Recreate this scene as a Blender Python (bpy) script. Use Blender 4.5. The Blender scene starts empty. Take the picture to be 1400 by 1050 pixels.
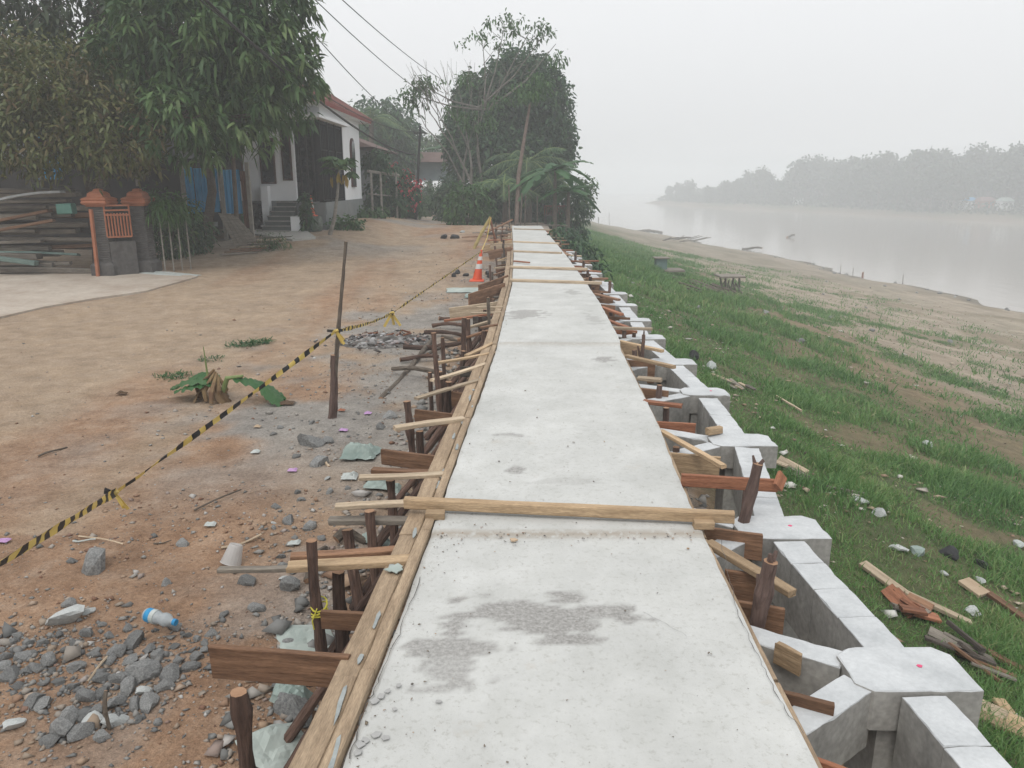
import bpy, bmesh, math, random
import numpy as np
from mathutils import Vector, Matrix
R = math.radians
random.seed(7); rng = np.random.default_rng(7)
scene = bpy.context.scene
COL = scene.collection

# ------------------------------------------------------------------ camera
CAMZ = 1.6; FPX = 1050.0; PIT = math.atan(275/1050)
cd = bpy.data.cameras.new("camera"); cam = bpy.data.objects.new("camera", cd); COL.objects.link(cam)
cam.location = (0, 0, CAMZ); cam.rotation_euler = (R(90)-PIT, 0, 0)
cd.sensor_width = 36; cd.lens = 27.0; cd.clip_start = .05; cd.clip_end = 3000
scene.camera = cam
# ------------------------------------------------------------------ world and sun
SUN_EL, SUN_AZ = 58, 200
w = bpy.data.worlds.new("World"); scene.world = w; w.use_nodes = True
nt = w.node_tree; nt.nodes.clear()
sky = nt.nodes.new('ShaderNodeTexSky'); sky.sky_type = 'NISHITA'; sky.sun_disc = False
sky.sun_elevation = R(SUN_EL); sky.sun_rotation = R(SUN_AZ); sky.air_density = 1.0; sky.dust_density = 7.0; sky.ozone_density = 1.5
hs = nt.nodes.new('ShaderNodeHueSaturation'); hs.inputs['Saturation'].default_value = .22
mx = nt.nodes.new('ShaderNodeMix'); mx.data_type = 'RGBA'; mx.inputs[0].default_value = .8
bg = nt.nodes.new('ShaderNodeBackground'); bg.inputs['Strength'].default_value = .1
wo = nt.nodes.new('ShaderNodeOutputWorld')
nt.links.new(sky.outputs[0], hs.inputs['Color']); nt.links.new(hs.outputs[0], mx.inputs[6])
mx.inputs[7].default_value = (9.6, 9.7, 9.85, 1)          # the even white of a smoke-filled overcast sky
tcw = nt.nodes.new('ShaderNodeTexCoord'); sep = nt.nodes.new('ShaderNodeSeparateXYZ'); mrw = nt.nodes.new('ShaderNodeMapRange')
mrw.inputs[1].default_value = 0; mrw.inputs[2].default_value = 1; mrw.inputs[3].default_value = .093; mrw.inputs[4].default_value = .152   # an overcast sky is brighter overhead
nt.links.new(tcw.outputs['Generated'], sep.inputs[0]); nt.links.new(sep.outputs[2], mrw.inputs[0]); nt.links.new(mrw.outputs[0], bg.inputs['Strength'])
nt.links.new(mx.outputs[2], bg.inputs['Color']); nt.links.new(bg.outputs[0], wo.inputs[0])
sd = bpy.data.lights.new("sun", 'SUN'); sd.energy = .9; sd.angle = R(22); sd.color = (1, .95, .88)
so = bpy.data.objects.new("sun", sd); COL.objects.link(so)
so.rotation_euler = (R(90-SUN_EL), 0, R(180-SUN_AZ)); so.location = (0, 0, 30)
vs = scene.view_settings; vs.view_transform = 'Standard'; vs.look = 'None'; vs.exposure = .08; vs.gamma = 1
scene.cycles.volume_bounces = 5; scene.cycles.max_bounces = 8; scene.cycles.transparent_max_bounces = 8
scene.cycles.use_denoising = True
HAZE_DENSITY = .0037; HAZE_COLOR = (.945, .978, 1.0)
ALB = .8                       # real-world reflectances sit a little under the values written below

# ------------------------------------------------------------------ helpers
def ray(px, py):
    u = (px-700)/FPX; v = (525-py)/FPX
    return u, math.cos(PIT)+v*math.sin(PIT), -math.sin(PIT)+v*math.cos(PIT)
def at_z(px, py, z):                 # the point of the photo at height z
    a, b, c = ray(px, py); t = (z-CAMZ)/c
    return Vector((a*t, b*t, z))
def at_y(px, py, y):                 # the point of the photo at distance y
    a, b, c = ray(px, py); t = y/b
    return Vector((a*t, y, CAMZ+c*t))
def at_x(px, py, x):
    a, b, c = ray(px, py); t = x/a
    return Vector((x, b*t, CAMZ+c*t))
def hsh(ix, iy, s):
    n = (ix.astype(np.int64)*374761393 + iy.astype(np.int64)*668265263 + s*69069) & 0xffffffff
    n = ((n ^ (n >> 13))*1274126177) & 0xffffffff
    return ((n ^ (n >> 16)) & 0xffff)/65535.0
def vnoise(x, y, s=0):
    x = np.asarray(x, float); y = np.asarray(y, float)
    ix = np.floor(x); iy = np.floor(y); fx = x-ix; fy = y-iy; fx = fx*fx*(3-2*fx); fy = fy*fy*(3-2*fy)
    a = hsh(ix, iy, s); b = hsh(ix+1, iy, s); c = hsh(ix, iy+1, s); d = hsh(ix+1, iy+1, s)
    return (a*(1-fx)+b*fx)*(1-fy)+(c*(1-fx)+d*fx)*fy
def fbm(x, y, s=0, o=4):
    t = 0; a = .5; n = 0
    for k in range(o):
        t = t+a*vnoise(np.asarray(x)*2**k+17*k, np.asarray(y)*2**k-9*k, s+k); n += a; a *= .5
    return t/n
def sstep(a, b, x):
    t = np.clip((np.asarray(x, float)-a)/(b-a), 0, 1); return t*t*(3-2*t)

LE = [(-0.53, 1.2), (-0.48, 1.82), (-0.46, 2.14), (-0.41, 2.87), (-0.37, 3.45), (-0.35, 3.8), (-0.29, 4.96), (-0.23, 5.88), (-0.14, 7.74), (-0.07, 10.02), (0.0, 12.14), (0.04, 17.36), (0.0, 29.5)]
RE = [(.86, 1.2), (0.87, 1.98), (0.885, 2.6), (0.9, 3.4), (0.93, 4.06), (0.99, 4.88), (1.02, 5.63), (1.07, 7.35), (1.12, 7.9), (1.19, 10.27), (1.21, 12.31), (1.22, 15.33), (1.2, 19.31), (1.11, 29.5)]
def xl(y): return np.interp(y, [p[1] for p in LE], [p[0] for p in LE])
def xr(y): return np.interp(y, [p[1] for p in RE], [p[0] for p in RE])
def shore(y): return SK*np.interp(np.asarray(y, float)/SK, [0, 31, 41, 46, 54, 59, 71, 77, 92, 111, 139, 300], [21.5, 20.7, 19.4, 18.8, 19.2, 17.2, 15.9, 14.4, 11.2, 10.3, 10.6, 9])+.7*np.sin(np.asarray(y, float)*.31)+.4*np.sin(np.asarray(y, float)*.83+1)
def farshore(y): return SK*np.interp(np.asarray(y, float)/SK, [-50, 30, 60, 100, 115, 139, 164, 199, 206, 230, 400], [115, 92, 78, 65.8, 59.2, 51.7, 39.5, 33.2, 60, 190, 300])
WATER = -7.4
SK = 1.8                     # 9 m from the eye down to the water

def G(x, y):
    """height of the ground"""
    x = np.asarray(x, float); y = np.asarray(y, float)
    zr = np.interp(y, [-5, 12, 20, 30, 45, 120], [-.55, -.5, -.3, 0.0, -.35, -.35])
    a = xl(y)
    zr = zr+.3*sstep(-3.2, -5.6, x)*sstep(18.5, 24.5, y)*sstep(48, 34, y)
    trough = sstep(-.75, .0, x-a)*np.interp(y, [0, 10, 22, 30], [.22, .2, .1, 0])
    zl = zr-trough+.035*(fbm(x*.9, y*.9, 3)-.5)+.05*(fbm(x*.25, y*.25, 5)-.5)+.012*(fbm(x*6, y*6, 8)-.5)
    b = xr(y)+.35
    sh = shore(y)
    t = np.clip((x-b)/(sh-b), 0, 3)
    base = zr-.27
    prof = np.interp(t, [0, .03, .12, .3, .55, .85, 1.0, 1.2, 3], [0, .07, .22, .46, .71, .9, 1.0, 1.25, 2.2])
    zb = base+(WATER-base)*prof
    zb = zb+(.16*(fbm(x*.6, y*.6, 11)-.5)+.06*(fbm(x*3, y*3, 12)-.5))*np.clip(t*8, 0, 1)
    z = np.where(x > b-.05, zb, zl)
    # far side of the river
    f = farshore(y); u = x-f
    zf = np.interp(u, [-30, 0, 8, 26, 60, 200], [-11, WATER, -5.6, -2.4, -.6, 1.2])+.5*(fbm(x*.1, y*.1, 21)-.5)*np.clip(u/6, 0, 1)
    mid = (sh+f)/2
    return np.where(x > mid, zf, z)
def g(x, y): return float(G(x, y))
def gp(px, py):                      # the point of the photo on the ground
    z = -.5 if px < 900 else -1.5
    for _ in range(40):
        p = at_z(px, py, z); z = z+.5*(g(p.x, p.y)-z)
    return at_z(px, py, z)

def link(o): COL.objects.link(o); return o
def tag(o, label=None, cat=None, group=None, kind=None):
    if label: o['label'] = label
    if cat: o['category'] = cat
    if group: o['group'] = group
    if kind: o['kind'] = kind
    return o
def empty(name, loc, label, cat, group=None, rz=0):
    o = bpy.data.objects.new(name, None); link(o); o.location = loc; o.rotation_euler = (0, 0, rz); o.empty_display_size = .2
    return tag(o, label, cat, group)
def attach(o, parent):
    if parent is not None:
        o.parent = parent
        o.matrix_parent_inverse = parent_matrix(parent).inverted()
    return o
def parent_matrix(p):
    m = p.matrix_basis.copy()
    if p.parent: m = parent_matrix(p.parent) @ p.matrix_parent_inverse @ m
    return m
def mesh_obj(name, V, F, mats, parent=None, midx=None, smooth=False, attrs=None):
    me = bpy.data.meshes.new(name)
    me.from_pydata([tuple(v) for v in V], [], F)
    for m in (mats if isinstance(mats, (list, tuple)) else [mats]): me.materials.append(m)
    if midx is not None: me.polygons.foreach_set('material_index', midx)
    if smooth: me.polygons.foreach_set('use_smooth', [True]*len(me.polygons))
    if attrs:
        for k, v in attrs.items():
            a = me.attributes.new(k, 'FLOAT', 'POINT'); a.data.foreach_set('value', np.asarray(v, dtype=np.float32))
    me.update()
    return attach(link(bpy.data.objects.new(name, me)), parent)
def np_obj(name, V, faces, mat, parent=None, var=None, smooth=False):
    """V (n,3); faces: list of int arrays (m,k)"""
    me = bpy.data.meshes.new(name)
    me.vertices.add(len(V)); me.vertices.foreach_set('co', np.asarray(V, dtype=np.float32).ravel())
    flat = np.concatenate([f.ravel() for f in faces]).astype(np.int32)
    cnt = np.concatenate([np.full(len(f), f.shape[1]) for f in faces]).astype(np.int32)
    st = np.concatenate([[0], np.cumsum(cnt)[:-1]]).astype(np.int32)
    me.loops.add(len(flat)); me.loops.foreach_set('vertex_index', flat)
    me.polygons.add(len(cnt)); me.polygons.foreach_set('loop_start', st); me.polygons.foreach_set('loop_total', cnt)
    if smooth: me.polygons.foreach_set('use_smooth', np.ones(len(cnt), dtype=bool))
    me.materials.append(mat)
    if var is not None:
        a = me.attributes.new('var', 'FLOAT', 'POINT'); a.data.foreach_set('value', np.asarray(var, dtype=np.float32))
    me.update(calc_edges=True); me.validate()
    return attach(link(bpy.data.objects.new(name, me)), parent)

class MB:
    """collects shapes and links them as ONE mesh object"""
    def __init__(s): s.V = []; s.F = []; s.M = []; s.m = 0
    def add(s, V, F):
        n = len(s.V); s.V += [tuple(v) for v in V]; s.F += [tuple(i+n for i in f) for f in F]; s.M += [s.m]*len(F); return s
    def box(s, x0, x1, y0, y1, z0, z1):
        V = [(x, y, z) for z in (z0, z1) for y in (y0, y1) for x in (x0, x1)]
        return s.add(V, [(0, 2, 3, 1), (4, 5, 7, 6), (0, 1, 5, 4), (2, 6, 7, 3), (0, 4, 6, 2), (1, 3, 7, 5)])
    def bar(s, p0, p1, wd, th, up=(0, 0, 1)):
        p0 = Vector(p0); p1 = Vector(p1); d = (p1-p0).normalized(); u = Vector(up)
        sx = d.cross(u)
        if sx.length < 1e-4: sx = d.cross(Vector((1, 0, 0)))
        sx.normalize(); uz = sx.cross(d)
        V = [p+sx*a*wd/2+uz*b*th/2 for p in (p0, p1) for a, b in ((-1, -1), (1, -1), (1, 1), (-1, 1))]
        return s.add(V, [(0, 1, 2, 3), (7, 6, 5, 4), (0, 4, 5, 1), (1, 5, 6, 2), (2, 6, 7, 3), (3, 7, 4, 0)])
    def tube(s, pts, rad, n=8, jit=0, cap=True):
        pts = [Vector(p) for p in pts]; rad = rad if isinstance(rad, (list, tuple)) else [rad]*len(pts)
        V = []; F = []; prev = None
        for i, p in enumerate(pts):
            d = (pts[min(i+1, len(pts)-1)]-pts[max(i-1, 0)]).normalized()
            a = prev if prev is not None else (Vector((1, 0, 0)) if abs(d.x) < .8 else Vector((0, 1, 0)))
            a = (a-d*a.dot(d)); a.normalize(); prev = a; b = d.cross(a)
            for k in range(n):
                t = 2*math.pi*k/n; r = rad[i]*(1+jit*random.uniform(-1, 1))
                V.append(p+(a*math.cos(t)+b*math.sin(t))*r)
        for i in range(len(pts)-1):
            for k in range(n):
                F.append((i*n+k, i*n+(k+1) % n, (i+1)*n+(k+1) % n, (i+1)*n+k))
        if cap: F.append(tuple(range(n))[::-1]); F.append(tuple((len(pts)-1)*n+k for k in range(n)))
        return s.add(V, F)
    def prism(s, poly, z0, z1):
        n = len(poly); V = [(x, y, z0) for x, y in poly]+[(x, y, z1) for x, y in poly]
        return s.add(V, [tuple(range(n))[::-1], tuple(range(n, 2*n))]+[(i, (i+1) % n, n+(i+1) % n, n+i) for i in range(n)])
    def lathe(s, prof, c, n=20):
        V = []; F = []
        for r, z in prof:
            for k in range(n): t = 2*math.pi*k/n; V.append((c[0]+r*math.cos(t), c[1]+r*math.sin(t), c[2]+z))
        for i in range(len(prof)-1):
            for k in range(n): F.append((i*n+k, i*n+(k+1) % n, (i+1)*n+(k+1) % n, (i+1)*n+k))
        F.append(tuple(range(n))[::-1]); F.append(tuple((len(prof)-1)*n+k for k in range(n)))
        return s.add(V, F)
    def sqlathe(s, prof, c):
        V = []; F = []
        for r, z in prof:
            for a, b in ((-1, -1), (1, -1), (1, 1), (-1, 1)): V.append((c[0]+a*r, c[1]+b*r, c[2]+z))
        for i in range(len(prof)-1):
            for k in range(4): F.append((i*4+k, i*4+(k+1) % 4, (i+1)*4+(k+1) % 4, (i+1)*4+k))
        F.append((3, 2, 1, 0)); F.append(tuple((len(prof)-1)*4+k for k in range(4)))
        return s.add(V, F)
    def build(s, name, mats, parent=None, smooth=False):
        return mesh_obj(name, s.V, s.F, mats, parent, s.M if isinstance(mats, (list, tuple)) else None, smooth)

# ------------------------------------------------------------------ materials
def mat(name, c1, c2=None, scale=8, stretch=(1, 1, 1), rough=.85, bump=.3, bscale=None, detail=6, objvar=.0, var=None, c3=None, transl=0, spec=.3, metal=0, fine=0, bdist=.01):
    A_ = lambda c: tuple(v*ALB for v in c) if c else c
    c1, c2, c3 = A_(c1), A_(c2), A_(c3); var = [A_(v) for v in var] if var else var
    m = bpy.data.materials.new(name); m.use_nodes = True; t = m.node_tree; N = t.nodes; L = t.links
    b = N['Principled BSDF']; b.inputs['Roughness'].default_value = rough; b.inputs['Metallic'].default_value = metal
    b.inputs['Specular IOR Level'].default_value = spec
    tc = N.new('ShaderNodeTexCoord'); mp = N.new('ShaderNodeMapping'); mp.inputs['Scale'].default_value = stretch
    L.new(tc.outputs['Object'], mp.inputs['Vector'])
    n1 = N.new('ShaderNodeTexNoise'); n1.inputs['Scale'].default_value = scale; n1.inputs['Detail'].default_value = detail; n1.inputs['Roughness'].default_value = .65
    L.new(mp.outputs[0], n1.inputs['Vector'])
    cr = N.new('ShaderNodeValToRGB'); e = cr.color_ramp.elements; e[0].position = .32; e[1].position = .68
    e[0].color = (*c1, 1); e[1].color = (*(c2 or c1), 1)
    if c3: x = e.new(.5); x.color = (*c3, 1)
    L.new(n1.outputs[0], cr.inputs[0]); out = cr.outputs[0]
    if objvar:
        oi = N.new('ShaderNodeObjectInfo'); h = N.new('ShaderNodeHueSaturation')
        mr = N.new('ShaderNodeMapRange'); mr.inputs[3].default_value = 1-objvar; mr.inputs[4].default_value = 1+objvar
        L.new(oi.outputs['Random'], mr.inputs[0]); L.new(mr.outputs[0], h.inputs['Value']); L.new(out, h.inputs['Color']); out = h.outputs[0]
    if var:                          # per-leaf colour: attribute 'var' picks between two real leaf colours
        at = N.new('ShaderNodeAttribute'); at.attribute_name = 'var'
        r2 = N.new('ShaderNodeValToRGB'); k = r2.color_ramp.elements
        k[0].color = (*var[0], 1); k[1].color = (*var[-1], 1)
        for i, cc in enumerate(var[1:-1]): x = k.new((i+1)/(len(var)-1)); x.color = (*cc, 1)
        L.new(at.outputs['Fac'], r2.inputs[0]); out = r2.outputs[0]
    if fine:
        n3 = N.new('ShaderNodeTexNoise'); n3.inputs['Scale'].default_value = scale*12; n3.inputs['Detail'].default_value = 3; L.new(mp.outputs[0], n3.inputs['Vector'])
        mr3 = N.new('ShaderNodeMapRange'); mr3.inputs[1].default_value = .3; mr3.inputs[2].default_value = .7; mr3.inputs[3].default_value = 1-fine; mr3.inputs[4].default_value = 1+fine
        h3 = N.new('ShaderNodeHueSaturation'); L.new(n3.outputs[0], mr3.inputs[0]); L.new(mr3.outputs[0], h3.inputs['Value']); L.new(out, h3.inputs['Color']); out = h3.outputs[0]
    L.new(out, b.inputs['Base Color'])
    if bump:
        n2 = N.new('ShaderNodeTexNoise'); n2.inputs['Scale'].default_value = bscale or scale*3; n2.inputs['Detail'].default_value = 5
        L.new(mp.outputs[0], n2.inputs['Vector'])
        bp = N.new('ShaderNodeBump'); bp.inputs['Strength'].default_value = bump; bp.inputs['Distance'].default_value = bdist
        L.new(n2.outputs[0], bp.inputs['Height']); L.new(bp.outputs[0], b.inputs['Normal'])
    if transl:
        tr = N.new('ShaderNodeBsdfTranslucent'); ms = N.new('ShaderNodeMixShader'); ms.inputs[0].default_value = transl
        L.new(out, tr.inputs[0]); L.new(b.outputs[0], ms.inputs[1]); L.new(tr.outputs[0], ms.inputs[2]); L.new(ms.outputs[0], N['Material Output'].inputs[0])
    return m
def wood(name, a, b, ov=.32, rough=.8): return mat(name, tuple(v*.8 for v in a), b, 7, (.5, 4, 4), rough, .7, 14, 9, ov, fine=.22)
def leafm(name, *cols, tr=.25, rough=.55): return mat(name, (0, 0, 0), rough=rough, bump=0, var=cols, transl=tr, spec=.35)
W_FRESH = wood('fresh_wood', (.42, .29, .17), (.55, .40, .25))
W_FORM = wood('formwork_wood', (.30, .215, .14), (.45, .34, .23), .12)
W_PALE = wood('pale_wood', (.42, .32, .22), (.58, .47, .34))
W_BROWN = wood('brown_wood', (.16, .085, .05), (.30, .17, .10))
W_RED = wood('red_wood', (.22, .085, .045), (.36, .16, .09))
W_GREY = wood('grey_wood', (.14, .12, .10), (.27, .24, .20))
W_DARK = wood('dark_wood', (.05, .042, .036), (.11, .09, .075))
W_PAINT = wood('painted_wood', (.11, .18, .165), (.22, .30, .27))
BARK = mat('stake_bark', (.045, .028, .022), (.17, .105, .08), 14, (.4, 3, 3), .9, 1, 30, 6, .45, bdist=.012)
BARK2 = mat('grey_bark', (.07, .055, .042), (.18, .15, .12), 14, (.6, 2.5, 2.5), .9, 1, 30, 6, .2, bdist=.012)
PALEBARK = mat('pale_bark', (.22, .20, .17), (.36, .34, .30), 10, (1, 1, 1), .9, .5)
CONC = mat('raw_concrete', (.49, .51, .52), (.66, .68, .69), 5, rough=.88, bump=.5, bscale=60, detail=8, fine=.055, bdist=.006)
CONCSIDE = mat('grey_concrete', (.24, .235, .22), (.44, .43, .40), 3.2, rough=.88, bump=.5, bscale=25, detail=8, fine=.16, bdist=.006)  # darker, greyer concrete for side faces and stair treads
STONE = mat('rubble_stone', (.14, .145, .145), (.34, .34, .33), 9, rough=.9, bump=.7, bscale=25, objvar=.3, fine=.15)
STONEPALE = mat('pale_stone', (.40, .42, .41), (.56, .58, .57), 6, rough=.9, bump=.5, objvar=.15)
WHITEWALL = mat('white_wall', (.88, .90, .92), (.96, .98, 1.0), 1.2, rough=.8, bump=.08)
GREYWALL = mat('grey_plinth', (.20, .22, .22), (.27, .29, .29), 1.5, rough=.85, bump=.1)
DARKGLASS_SHADE = mat('dark_glass_and_shade', (.012, .013, .015), (.02, .02, .022), rough=.15, bump=0, spec=.5)  # window glass, also painted as shade in the porch and garage
FRAMEBR = mat('brown_frame', (.06, .025, .02), (.09, .035, .03), rough=.6, bump=0)
ROOFRED = mat('red_roof', (.17, .07, .06), (.25, .11, .095), 3, rough=.75, bump=.3)
ROOFBR = mat('brown_roof', (.10, .06, .05), (.16, .10, .085), 3, rough=.85, bump=.3)
ORANGE = mat('orange_paint', (.34, .12, .06), (.44, .18, .10), 6, rough=.6, bump=.15)
CONEOR = mat('cone_orange', (.72, .09, .035), (.80, .13, .05), 5, rough=.5, bump=.05)
CONEWH = mat('cone_white', (.62, .62, .60), (.72, .72, .70), 5, rough=.5, bump=.05)
BRICKDK = mat('dark_brick', (.075, .07, .068), (.13, .125, .12), 9, rough=.9, bump=.6)
BLUEP = mat('blue_sheet', (.03, .30, .62), (.05, .42, .78), 3, (1, 1, .3), .5, .1)
RUSTP = mat('rust_sheet', (.16, .06, .035), (.26, .11, .06), 4, rough=.8, bump=.2)
BLACK = mat('black_plastic', (.012, .012, .014), (.03, .03, .032), 12, rough=.45, bump=.4)
PLWHITE = mat('white_plastic', (.55, .60, .58), (.68, .72, .70), 9, rough=.4, bump=.3, transl=.2)
PLTEAL = mat('teal_sheet', (.28, .37, .34), (.45, .53, .49), 7, rough=.6, bump=.4, transl=.15)
PLPALE = mat('pale_sheet', (.34, .40, .37), (.50, .55, .51), 5, rough=.7, bump=.4)
PAPER = mat('cardboard', (.45, .33, .22), (.58, .45, .32), 7, rough=.85, bump=.3, objvar=.15)
CAPBLUE = mat('blue_label', (.02, .22, .50), (.05, .35, .62), 40, rough=.4, bump=0)
METAL = mat('grey_metal', (.20, .20, .20), (.30, .30, .30), 9, rough=.5, bump=.1, metal=.3)
TAPEY = mat('tape_yellow', (.72, .52, .12), (.78, .60, .20), 12, rough=.5, bump=.1, transl=.15)
TAPEK = mat('tape_black', (.02, .02, .022), (.04, .04, .042), 12, rough=.5, bump=.1)
ROPEY = mat('yellow_cord', (.55, .50, .05), (.65, .6, .1), 12, rough=.6, bump=.1)
CABLE = mat('cable', (.03, .03, .03), rough=.6, bump=0)
DKWALL = mat('dark_board_wall', (.028, .027, .027), (.055, .05, .048), 3, (1, 1, .2), .9, .4)
HOUSEGR = mat('grey_blue_wall', (.20, .26, .28), (.28, .34, .36), 2, rough=.85, bump=.1)
PETAL = leafm('red_petal', (.45, .04, .06), (.60, .10, .12), tr=.3)
L_MANGO = leafm('mango_leaf', (.02, .05, .016), (.045, .105, .03), (.09, .17, .05), (.18, .25, .10))
L_DARK2 = leafm('tall_tree_leaf', (.02, .035, .016), (.035, .06, .022), (.06, .09, .035))
L_OLIVE = leafm('olive_leaf', (.04, .065, .02), (.085, .115, .03), (.15, .155, .055), (.20, .135, .075))
L_BRIGHT = leafm('bright_leaf', (.03, .08, .02), (.05, .13, .03), (.08, .17, .04))
L_DARK = leafm('dark_leaf', (.014, .044, .02), (.026, .08, .032), (.045, .115, .04), (.09, .17, .06))
L_PALM = leafm('palm_leaf', (.04, .10, .045), (.07, .15, .055), (.12, .2, .08))
L_BANANA = leafm('banana_leaf', (.03, .10, .035), (.05, .15, .045), (.08, .18, .06), tr=.3, rough=.4)
L_DRY = leafm('dry_leaf', (.12, .07, .035), (.22, .14, .07), (.32, .22, .12))
L_FAR = leafm('far_leaf', (.025, .045, .02), (.04, .065, .03), (.06, .085, .04))
GRASSM = leafm('grass_blade', (.05, .135, .042), (.095, .22, .06), (.165, .31, .09), (.40, .40, .19), tr=.3)
RIND = mat('banana_stem', (.14, .20, .06), (.24, .30, .12), 8, (3, 3, .6), .6, .3)

def ground_mat():
    m = bpy.data.materials.new('ground'); m.use_nodes = True; t = m.node_tree; N = t.nodes; L = t.links
    b = N['Principled BSDF']; b.inputs['Roughness'].default_value = .95; b.inputs['Specular IOR Level'].default_value = .15
    tc = N.new('ShaderNodeTexCoord')
    def noise(s, d=6, r=.6):
        n = N.new('ShaderNodeTexNoise'); n.inputs['Scale'].default_value = s; n.inputs['Detail'].default_value = d; n.inputs['Roughness'].default_value = r
        L.new(tc.outputs['Object'], n.inputs['Vector']); return n.outputs[0]
    def ramp(f, *st):
        r = N.new('ShaderNodeValToRGB'); e = r.color_ramp.elements
        st = [(p, tuple(v*ALB for v in c)) for p, c in st]
        e[0].position, e[0].color = st[0][0], (*st[0][1], 1); e[1].position, e[1].color = st[-1][0], (*st[-1][1], 1)
        for p, c in st[1:-1]: x = e.new(p); x.color = (*c, 1)
        L.new(f, r.inputs[0]); return r.outputs[0]
    def mix(f, a, c):
        x = N.new('ShaderNodeMix'); x.data_type = 'RGBA'; L.new(f, x.inputs[0]); L.new(a, x.inputs[6]); L.new(c, x.inputs[7]); return x.outputs[2]
    def att(k):
        a = N.new('ShaderNodeAttribute'); a.attribute_name = k; return a.outputs['Fac']
    def math_(op, a, v=None, w_=None):
        x = N.new('ShaderNodeMath'); x.operation = op; x.use_clamp = True; L.new(a, x.inputs[0])
        if w_ is not None: L.new(w_, x.inputs[1])
        else: x.inputs[1].default_value = v
        return x.outputs[0]
    n0 = noise(.7, 8); n1 = noise(5, 8, .7); n2 = noise(45, 5, .7); n3 = noise(160, 3)
    earth = ramp(n1, (.3, (.31, .185, .115)), (.5, (.42, .27, .175)), (.7, (.52, .375, .27)))
    pale = ramp(n1, (.3, (.40, .295, .20)), (.7, (.55, .43, .32)))
    grey = ramp(n1, (.3, (.30, .275, .245)), (.7, (.47, .44, .40)))
    sand = ramp(n0, (.3, (.33, .27, .20)), (.7, (.52, .435, .34)))
    soil = ramp(n1, (.3, (.16, .13, .075)), (.7, (.31, .25, .155)))
    mud = ramp(n1, (.3, (.16, .14, .11)), (.7, (.26, .23, .18)))
    ggrn = ramp(n1, (.3, (.055, .10, .035)), (.7, (.10, .15, .055)))
    c = mix(att('pale'), earth, pale); c = mix(att('grey'), c, grey); c = mix(att('sand'), c, sand)
    c = mix(att('soil'), c, soil); c = mix(att('mud'), c, mud); c = mix(att('green'), c, ggrn)
    mot = ramp(noise(1.9, 7, .72), (.34, (.62, .62, .64)), (.5, (1.0, 1.0, 1.0)), (.66, (1.3, 1.28, 1.24)))
    xm = N.new('ShaderNodeMix'); xm.data_type = 'RGBA'; xm.blend_type = 'MULTIPLY'; xm.inputs[0].default_value = .55; L.new(c, xm.inputs[6]); L.new(mot, xm.inputs[7]); c = xm.outputs[2]
    h = N.new('ShaderNodeHueSaturation'); L.new(c, h.inputs['Color'])
    mr = N.new('ShaderNodeMapRange'); mr.inputs[1].default_value = .3; mr.inputs[2].default_value = .7; mr.inputs[3].default_value = .72; mr.inputs[4].default_value = 1.24
    L.new(n2, mr.inputs[0]); L.new(mr.outputs[0], h.inputs['Value'])
    h2 = N.new('ShaderNodeHueSaturation'); L.new(h.outputs[0], h2.inputs['Color'])
    mr2 = N.new('ShaderNodeMapRange'); mr2.inputs[1].default_value = .3; mr2.inputs[2].default_value = .7; mr2.inputs[3].default_value = .8; mr2.inputs[4].default_value = 1.18
    L.new(n3, mr2.inputs[0]); L.new(mr2.outputs[0], h2.inputs['Value'])
    L.new(h2.outputs[0], b.inputs['Base Color'])
    bp = N.new('ShaderNodeBump'); bp.inputs['Strength'].default_value = .8; bp.inputs['Distance'].default_value = .03
    ad = N.new('ShaderNodeMath'); ad.operation = 'ADD'; L.new(n2, ad.inputs[0]); L.new(n1, ad.inputs[1])
    L.new(ad.outputs[0], bp.inputs['Height']); L.new(bp.outputs[0], b.inputs['Normal'])
    return m

# ------------------------------------------------------------------ ground
def grassmask(x, y):
    x = np.asarray(x, float); y = np.asarray(y, float)
    lim = np.interp(y, [0, 5, 9, 14, 20, 26, 35, 50, 70, 100], [7.4, 7.2, 7.1, 7.3, 7.4, 7.8, 8.4, 8.8, 9.0, 9.5])
    edge = lim+4.5*(fbm(x*.45, y*.45, 31)-.5)
    dense = sstep(1.6, -1.6, x-edge)
    patch = sstep(.50, .64, fbm(x*.8+5, y*.6, 37))*.6*sstep(.0, -5, x-(shore(y)-3))*sstep(9, 2, x-lim)+.25*sstep(.55, .65, fbm(x*.5+5, y*.3, 38))*sstep(0, -5, x-shore(y)+4)
    bare = sstep(.47, .60, fbm(x*1.1, y*1.1, 41))*sstep(2.6, 5.0, x)*.85*sstep(26, 9, y)
    m = np.maximum(dense*(1-bare), patch)
    m = np.maximum(m, .13*sstep(.42, .62, fbm(x*1.3, y*1.3, 39))*sstep(0, -4, x-shore(y)+2))
    m = m*sstep(.15, .5, x-(xr(y)+.72))
    return m
def track(*px): return sorted(((at_z(a, b, -.45).x, at_z(a, b, -.45).y) for a, b in px), key=lambda p: p[1])
TRACKS = [track((610, 318), (560, 335), (470, 365), (340, 420), (170, 500), (-40, 600)), track((590, 312), (520, 328), (400, 362), (240, 415), (90, 470), (-60, 530)), track((640, 330), (600, 352), (520, 395), (400, 470), (260, 560), (60, 720))]
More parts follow.
